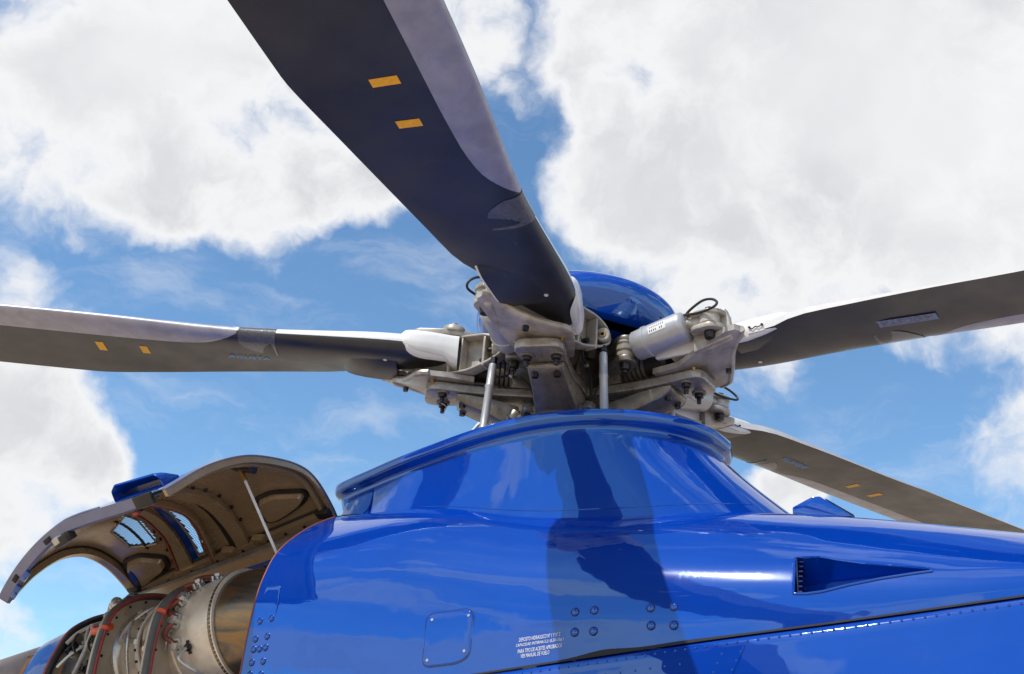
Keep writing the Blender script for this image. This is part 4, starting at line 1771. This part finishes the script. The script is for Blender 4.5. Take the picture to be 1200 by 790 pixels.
eng_o = eng('engine', [(-.80, .150), (-.97, .195), (-1.01, .214), (-1.06, .228), (-1.10, .234), (-1.150, .237)], 'hot', H)
eng('exhaust_flange', [(-1.151, .237), (-1.151, .250), (-1.157, .252), (-1.159, .246), (-1.170, .246), (-1.172, .253), (-1.180, .253), (-1.180, .238)], 'casing', eng_o)
g = G()
g.cyl((0, 0, 0), (0, 0, .008), .0068, .0062, 6)
bo = g.done('flange_nut', 'soot', eng_o)
bme = bo.data
bpy.data.objects.remove(bo)
for k in range(58):
    an = -70 + 230 * k / 57
    o = link('flange_nut', bme, eng_o)
    z = (EA * math.cos(R(an)) + EB * math.sin(R(an)))
    o.location = AXP(-1.1645) + z * .2455
    o.rotation_euler = z.to_track_quat('Z', 'Y').to_euler()
eng('combustor_case', [(-1.180, .240), (-1.25, .244), (-1.31, .240), (-1.36, .234), (-1.40, .224), (-1.405, .228), (-1.415, .228), (-1.42, .22), (-1.47, .212)], 'casing', eng_o)


def boss(u, an, r, h, w, name='fuel_nozzle', m='steel'):
    z = (EA * math.cos(R(an)) + EB * math.sin(R(an)))
    p = ept(u, an, r)
    g = G()
    g.cyl(p - z * .01, p + z * h, w, w * .85, 10)
    g.cyl(p + z * h, p + z * (h + .012), w * 1.25, w * 1.2, 6)
    t = EAX.cross(z).normalized()
    for k in (-1, 1):
        g.cyl(p + z * (h * .5) + t * w * 1.6 * k - z * .01, p + z * (h * .5) + t * w * 1.6 * k + z * .014, w * .45, None, 6)
    g.box(p + z * h * .35, (w * 1.4, w * 3.4, h * .5), Matrix((EAX, t, z)).transposed())
    return g.done(name, m, eng_o, sharp=30)


noz = [(-1.335, 12), (-1.345, 36), (-1.35, 60), (-1.35, 84), (-1.345, 108)]
for u, an in noz:
    boss(u, an, .236, .026, .016)
for (u, a), (u2, a2) in zip(noz, noz[1:]):
    g = G()
    g.tube(cr([ept(u, a + 3, .262), ept(u - .03, a + 8, .268), ept(u - .04, (a + a2) / 2, .268), ept(u2 - .03, a2 - 8, .268), ept(u2, a2 - 3, .262)], 24), .0115, 8)
    g.done('fuel_hose', 'hose', eng_o)

for u, an, h, w in ((-1.29, 112, .02, .014), (-1.40, 25, .012, .008), (-1.40, 48, .012, .008), (-1.40, 72, .012, .008), (-1.40, 95, .012, .008), (-1.38, 66, .014, .01), (-1.38, 40, .014, .01)):
    boss(u, an, .226, h, w, 'igniter_plug', 'bolt' if u == -1.29 else 'steel')
g = G()
g.tube(cr([ept(-1.29, 112, .26), ept(-1.30, 118, .30), ept(-1.26, 128, .30), ept(-1.24, 140, .27)], 16), .007, 8)
g.done('igniter_lead', 'steel', eng_o)
for an in (30, 54, 78, 100):
    g = G()
    g.tube(cr([ept(-1.41, an - 6, .235), ept(-1.40, an, .25), ept(-1.425, an + 8, .24)], 10), .004, 6)
    g.done('oil_pipe', 'steel', eng_o)

B1 = [(.16, 2.67), (.30, 2.665), (.42, 2.65), (.55, 2.615), (.70, 2.565), (.80, 2.50), (.845, 2.42), (.857, 2.32), (.853, 2.19), (.84, 2.0)]
B2 = [(.12, 2.60), (.26, 2.60), (.40, 2.59), (.53, 2.57), (.64, 2.535), (.73, 2.475), (.77, 2.41), (.787, 2.31), (.79, 2.2), (.78, 2.0)]
B3 = [(.04, 2.55), (.15, 2.55), (.25, 2.545), (.35, 2.52), (.45, 2.475), (.54, 2.41), (.59, 2.32), (.625, 2.22), (.64, 2.1), (.64, 1.95)]


def bulkhead(u, pts, rin, seals, flange=.035):
    cur = [(p.x, p.y) for p in cr([(a, b, 0) for a, b in pts], 50)]
    c = AXP(u)
    g = G()
    o1 = [V(u, a, b) for a, b in cur]
    inn = []
    for p in o1:
        d = (p - c)
        d.x = 0
        q = c + d.normalized() * rin
        q.x = u - .004
        inn.append(q)
    fl = [V(u - flange, a, b) for a, b in cur]
    g.grid([fl, o1, [p.lerp(q, .5) + Vector((-.006, 0, 0)) for p, q in zip(o1, inn)], inn])
    b = g.done('firewall_frame', 'liner', H, sharp=40)
    for du, dr_, rad, m, nm in seals:
        g = G()
        line = []
        for i, (a, bb) in enumerate(cur):
            t = Vector(cur[min(i + 1, 49)]) - Vector(cur[max(i - 1, 0)])
            n2 = Vector((-t.y, t.x)).normalized()
            if n2.y < 0 and abs(n2.x) < .5 or n2.x < -.5:
                n2 = -n2
            line.append(V(u + du, a + n2.x * dr_, bb + n2.y * dr_))
        g.tube(line, rad, 8)
        g.done(nm, m, b)
    # rivet heads round the frame
    if 'dark_rivet' not in globals():
        g = G()
        g.ball((0, 0, 0), .006, 8, 6)
        q = g.done('rivet', 'bolt', None)
        globals()['dark_rivet'] = q.data
        bpy.data.objects.remove(q)
    for k in range(4, 46, 5):
        p = o1[k].lerp(inn[k], .30)
        link('rivet', dark_rivet, b, p)
    return b


b1 = bulkhead(-1.45, B1, .21, [(0, .004, .016, 'seal', 'rubber_seal'), (.015, -.004, .0075, 'red', 'red_seal_strip'), (.002, .0, .017, 'seal', 'rubber_seal')])
b2 = bulkhead(-1.79, B2, .205, [(0, .004, .015, 'seal', 'rubber_seal'), (.014, .004, .007, 'red', 'red_seal_strip')])
b3 = bulkhead(-2.20, B3, .16, [(0, .002, .014, 'rubber', 'rubber_seal'), (-.014, .010, .009, 'salmon', 'red_seal_strip')])
# clamp bands on the seals
for u, pts, k in ((-1.45, B1, 31), (-1.79, B2, 33)):
    cur = cr([(a, b, 0) for a, b in pts], 50)
    p, q = cur[k], cur[k + 1]
    g = G()
    a, b = V(u + .003, p.x, p.y), V(u + .003, q.x, q.y)
    g.cyl(a, a + (b - a).normalized() * .016, .0205, None, 14)
    g.done('clamp_band', 'orange', H if False else (b1 if k == 31 else b2))

# gas generator between the frames
eng('compressor_case', [(-1.46, .205), (-1.52, .198), (-1.525, .212), (-1.545, .212), (-1.55, .194), (-1.62, .186), (-1.625, .20), (-1.64, .20), (-1.645, .184), (-1.70, .18), (-1.705, .20), (-1.72, .20), (-1.725, .19), (-1.80, .19)], 'casing', eng_o)
eng('compressor_ring', [(-1.735, .215), (-1.745, .224), (-1.757, .224), (-1.765, .215)], 'steel', eng_o)
for k in range(22):
    an = -10 + 140 * k / 21
    z = (EA * math.cos(R(an)) + EB * math.sin(R(an)))
    for uu, rr_ in ((-1.535, .212), (-1.632, .20)):
        p = ept(uu, an, rr_)
        g = G()
        g.cyl(p - z * .004, p + z * .009, .0065, .006, 6)
        o = g.done('case_bolt', 'bolt', eng_o) if k % 2 == (0 if uu < -1.6 else 1) else None
        if o is None:
            g.bm.free()
for i, (u0, a0, u1, a1, rr_, rad, m) in enumerate(((-1.50, 10, -1.60, 120, .225, .008, 'cream'), (-1.57, 5, -1.59, 125, .215, .006, 'copper'), (-1.48, 20, -1.66, 60, .22, .005, 'steel'), (-1.66, 20, -1.68, 120, .212, .007, 'steel'), (-1.49, 60, -1.56, 118, .235, .005, 'steel'))):
    g = G()
    pts = [ept(lerp(u0, u1, t) + .012 * math.sin(7 * t + i), lerp(a0, a1, t), rr_ + .012 * math.sin(3.1 * t + i) ** 2) for t in [k / 6 for k in range(7)]]
    g.tube(cr(pts, 36), rad, 8)
    g.done('oil_pipe', m, eng_o)
for u, an in ((-1.51, 40), (-1.53, 70), (-1.58, 55), (-1.60, 90), (-1.67, 45), (-1.68, 80), (-1.55, 100)):
    boss(u, an, .20, .022, .011, 'pipe_fitting', 'steel')

# accessory gearbox and its plumbing
eng('accessory_gearbox', [(-1.80, .15), (-1.88, .165), (-2.0, .16), (-2.08, .135), (-2.19, .13)], 'titan_dark', eng_o)
rnd = random.Random(3)
for k in range(26):
    u = -1.84 - .33 * rnd.random()
    an = rnd.uniform(5, 120)
    z = (EA * math.cos(R(an)) + EB * math.sin(R(an)))
    p = ept(u, an, .14)
    h = rnd.uniform(.03, .075)
    w = rnd.uniform(.014, .028)
    g = G()
    if k % 3 == 0:
        g.box(p + z * h * .5, (w * 2, w * 1.8, h), Matrix((EAX, EAX.cross(z).normalized(), z)).transposed())
    else:
        g.cyl(p, p + z * h, w, w * .8, 12)
        g.cyl(p + z * h, p + z * (h + .014), w * .6, w * .55, 6)
    g.done('accessory_unit', ('titan_dark', 'steel', 'casing', 'bolt', 'rubber')[k % 5], eng_o, bevel=.002)
for k in range(12):
    u0, u1 = -1.84 - .3 * rnd.random(), -1.84 - .3 * rnd.random()
    a0 = rnd.uniform(0, 60)
    a1 = a0 + rnd.uniform(25, 60)
    pts = [ept(lerp(u0, u1, t) + .02 * math.sin(5 * t + k), lerp(a0, a1, t), .20 + .03 * math.sin(2.6 * t + k)) for t in [j / 5 for j in range(6)]]
    g = G()
    g.tube(cr(pts, 24), rnd.choice((.005, .007, .009)), 8)
    g.done('oil_pipe', rnd.choice(('steel', 'cream', 'rubber', 'rubber', 'casing')), eng_o)
# orange fire sleeves
for pts in ([(-1.80, .675, 2.475), (-1.86, .66, 2.47), (-1.92, .64, 2.465)], [(-1.79, .74, 2.40), (-1.85, .735, 2.385), (-1.92, .70, 2.385), (-1.955, .665, 2.41)]):
    g = G()
    g.tube(cr([V(*p) for p in pts], 18), .0155, 12)
    g.done('fire_sleeve_hose', 'orange', eng_o)
    g = G()
    e = V(*pts[-1])
    g.ball(e, .019, 12, 8)
    g.done('hose_fitting', 'cream', eng_o)
for pts, m, rad in (([(-1.80, .62, 2.56), (-1.88, .58, 2.565), (-1.98, .53, 2.52), (-2.05, .50, 2.47)], 'rubber', .009), ([(-1.82, .60, 2.545), (-1.9, .60, 2.50), (-1.86, .66, 2.43)], 'rubber', .008), ([(-1.96, .665, 2.41), (-2.0, .64, 2.33), (-2.02, .66, 2.2)], 'cream', .011), ([(-1.88, .64, 2.52), (-1.93, .62, 2.52), (-1.90, .63, 2.50)], 'steel', .014)):
    g = G()
    g.tube(cr([V(*p) for p in pts], 20), rad, 8)
    g.done('bay_pipe', m, eng_o)
g = G()
g.ball(V(-1.90, .625, 2.525), .028, 12, 8)
g.ball(V(-1.87, .65, 2.51), .022, 12, 8)
g.done('valve_body', 'steel', eng_o)

# centre wall of the bay and the beam carrying the hinge
g = G()
g.prism([(-.85, 1.9), (-.85, 3.0), (-1.15, 3.015), (-2.3, 2.685), (-2.3, 1.9)], V(0, .10, 0), Vector((1, 0, 0)), Vector((0, 0, 1)), .012)
wl = g.done('centre_wall', 'liner', H)
g = G()
g.tube([V(-.98, .21, 2.965), V(-1.2, .20, 2.935), V(-1.8, .175, 2.768), V(-2.33, .15, 2.62)], .030, 10)
g.done('hinge_beam', 'titan_dark', H)
g = G()
g.prism([(-1.0, 2.865), (-1.0, 2.885), (-2.3, 2.535), (-2.3, 2.50)], V(0, .26, 0), Vector((1, 0, 0)), Vector((0, 0, 1)), .03)
g.done('deck_edge', 'blue', H)
g = G()
g.prism([(-1.0, 2.86), (-1.0, 2.95), (-2.3, 2.60), (-2.3, 2.50)], V(0, .225, 0), Vector((1, 0, 0)), Vector((0, 0, 1)), .03)
g.done('deck_beam', 'brown', H)
# dark bay roof between the cowling edge and the engine
g = G()
g.tube(cr([V(-1.0, .30, 2.78), V(-1.12, .36, 2.73), V(-1.25, .42, 2.70), V(-1.4, .44, 2.69)], 16), .012, 8)
g.tube(cr([V(-1.0, .38, 2.80), V(-1.1, .36, 2.77), V(-1.3, .34, 2.72), V(-1.45, .34, 2.69)], 16), .010, 8)
g.done('wire_bundle', 'rubber', eng_o)
g = G()
g.tube(cr([V(-1.02, .45, 2.76), V(-1.12, .43, 2.72), V(-1.22, .46, 2.705), V(-1.32, .44, 2.70)], 16), .008, 8)
g.done('red_line', 'red', eng_o)

# tail shroud and exhaust stub
g = G()
cur = [(p.x, p.y) for p in cr([(a, b, 0) for a, b in B3], 40)]
rows = []
for u, k in ((-2.215, 1.0), (-2.30, .985), (-2.40, .95), (-2.42, .93)):
    cx, cz = .28, 2.12
    dz = (u + 2.2) * .16
    rows.append([V(u, cx + (a - cx) * k + (u + 2.2) * .1, cz + (b - cz) * k + dz) for a, b in cur])
g.grid(rows)
g.done('tail_shroud', 'blue', H, sharp=40)
g = G()
c0 = V(-2.40, .34, 2.16)
dx = Vector((-1, -.02, -.20))
dx = V(-1, -.14, -.20).normalized()
g.lathe(c0, dx, [(0, .235), (.05, .245), (.30, .245), (.45, .243), (.45, .232), (.1, .228)], 48)
ex = g.done('exhaust_pipe', 'copper', H)
g = G()
for k in range(1):
    g.tube([c0 + dx * t + V(0, math.sin(R(48)) * .246, math.cos(R(48)) * .246) for t in (.0, .2, .45)], .003, 6)
g.done('weld_seam', 'soot', ex)
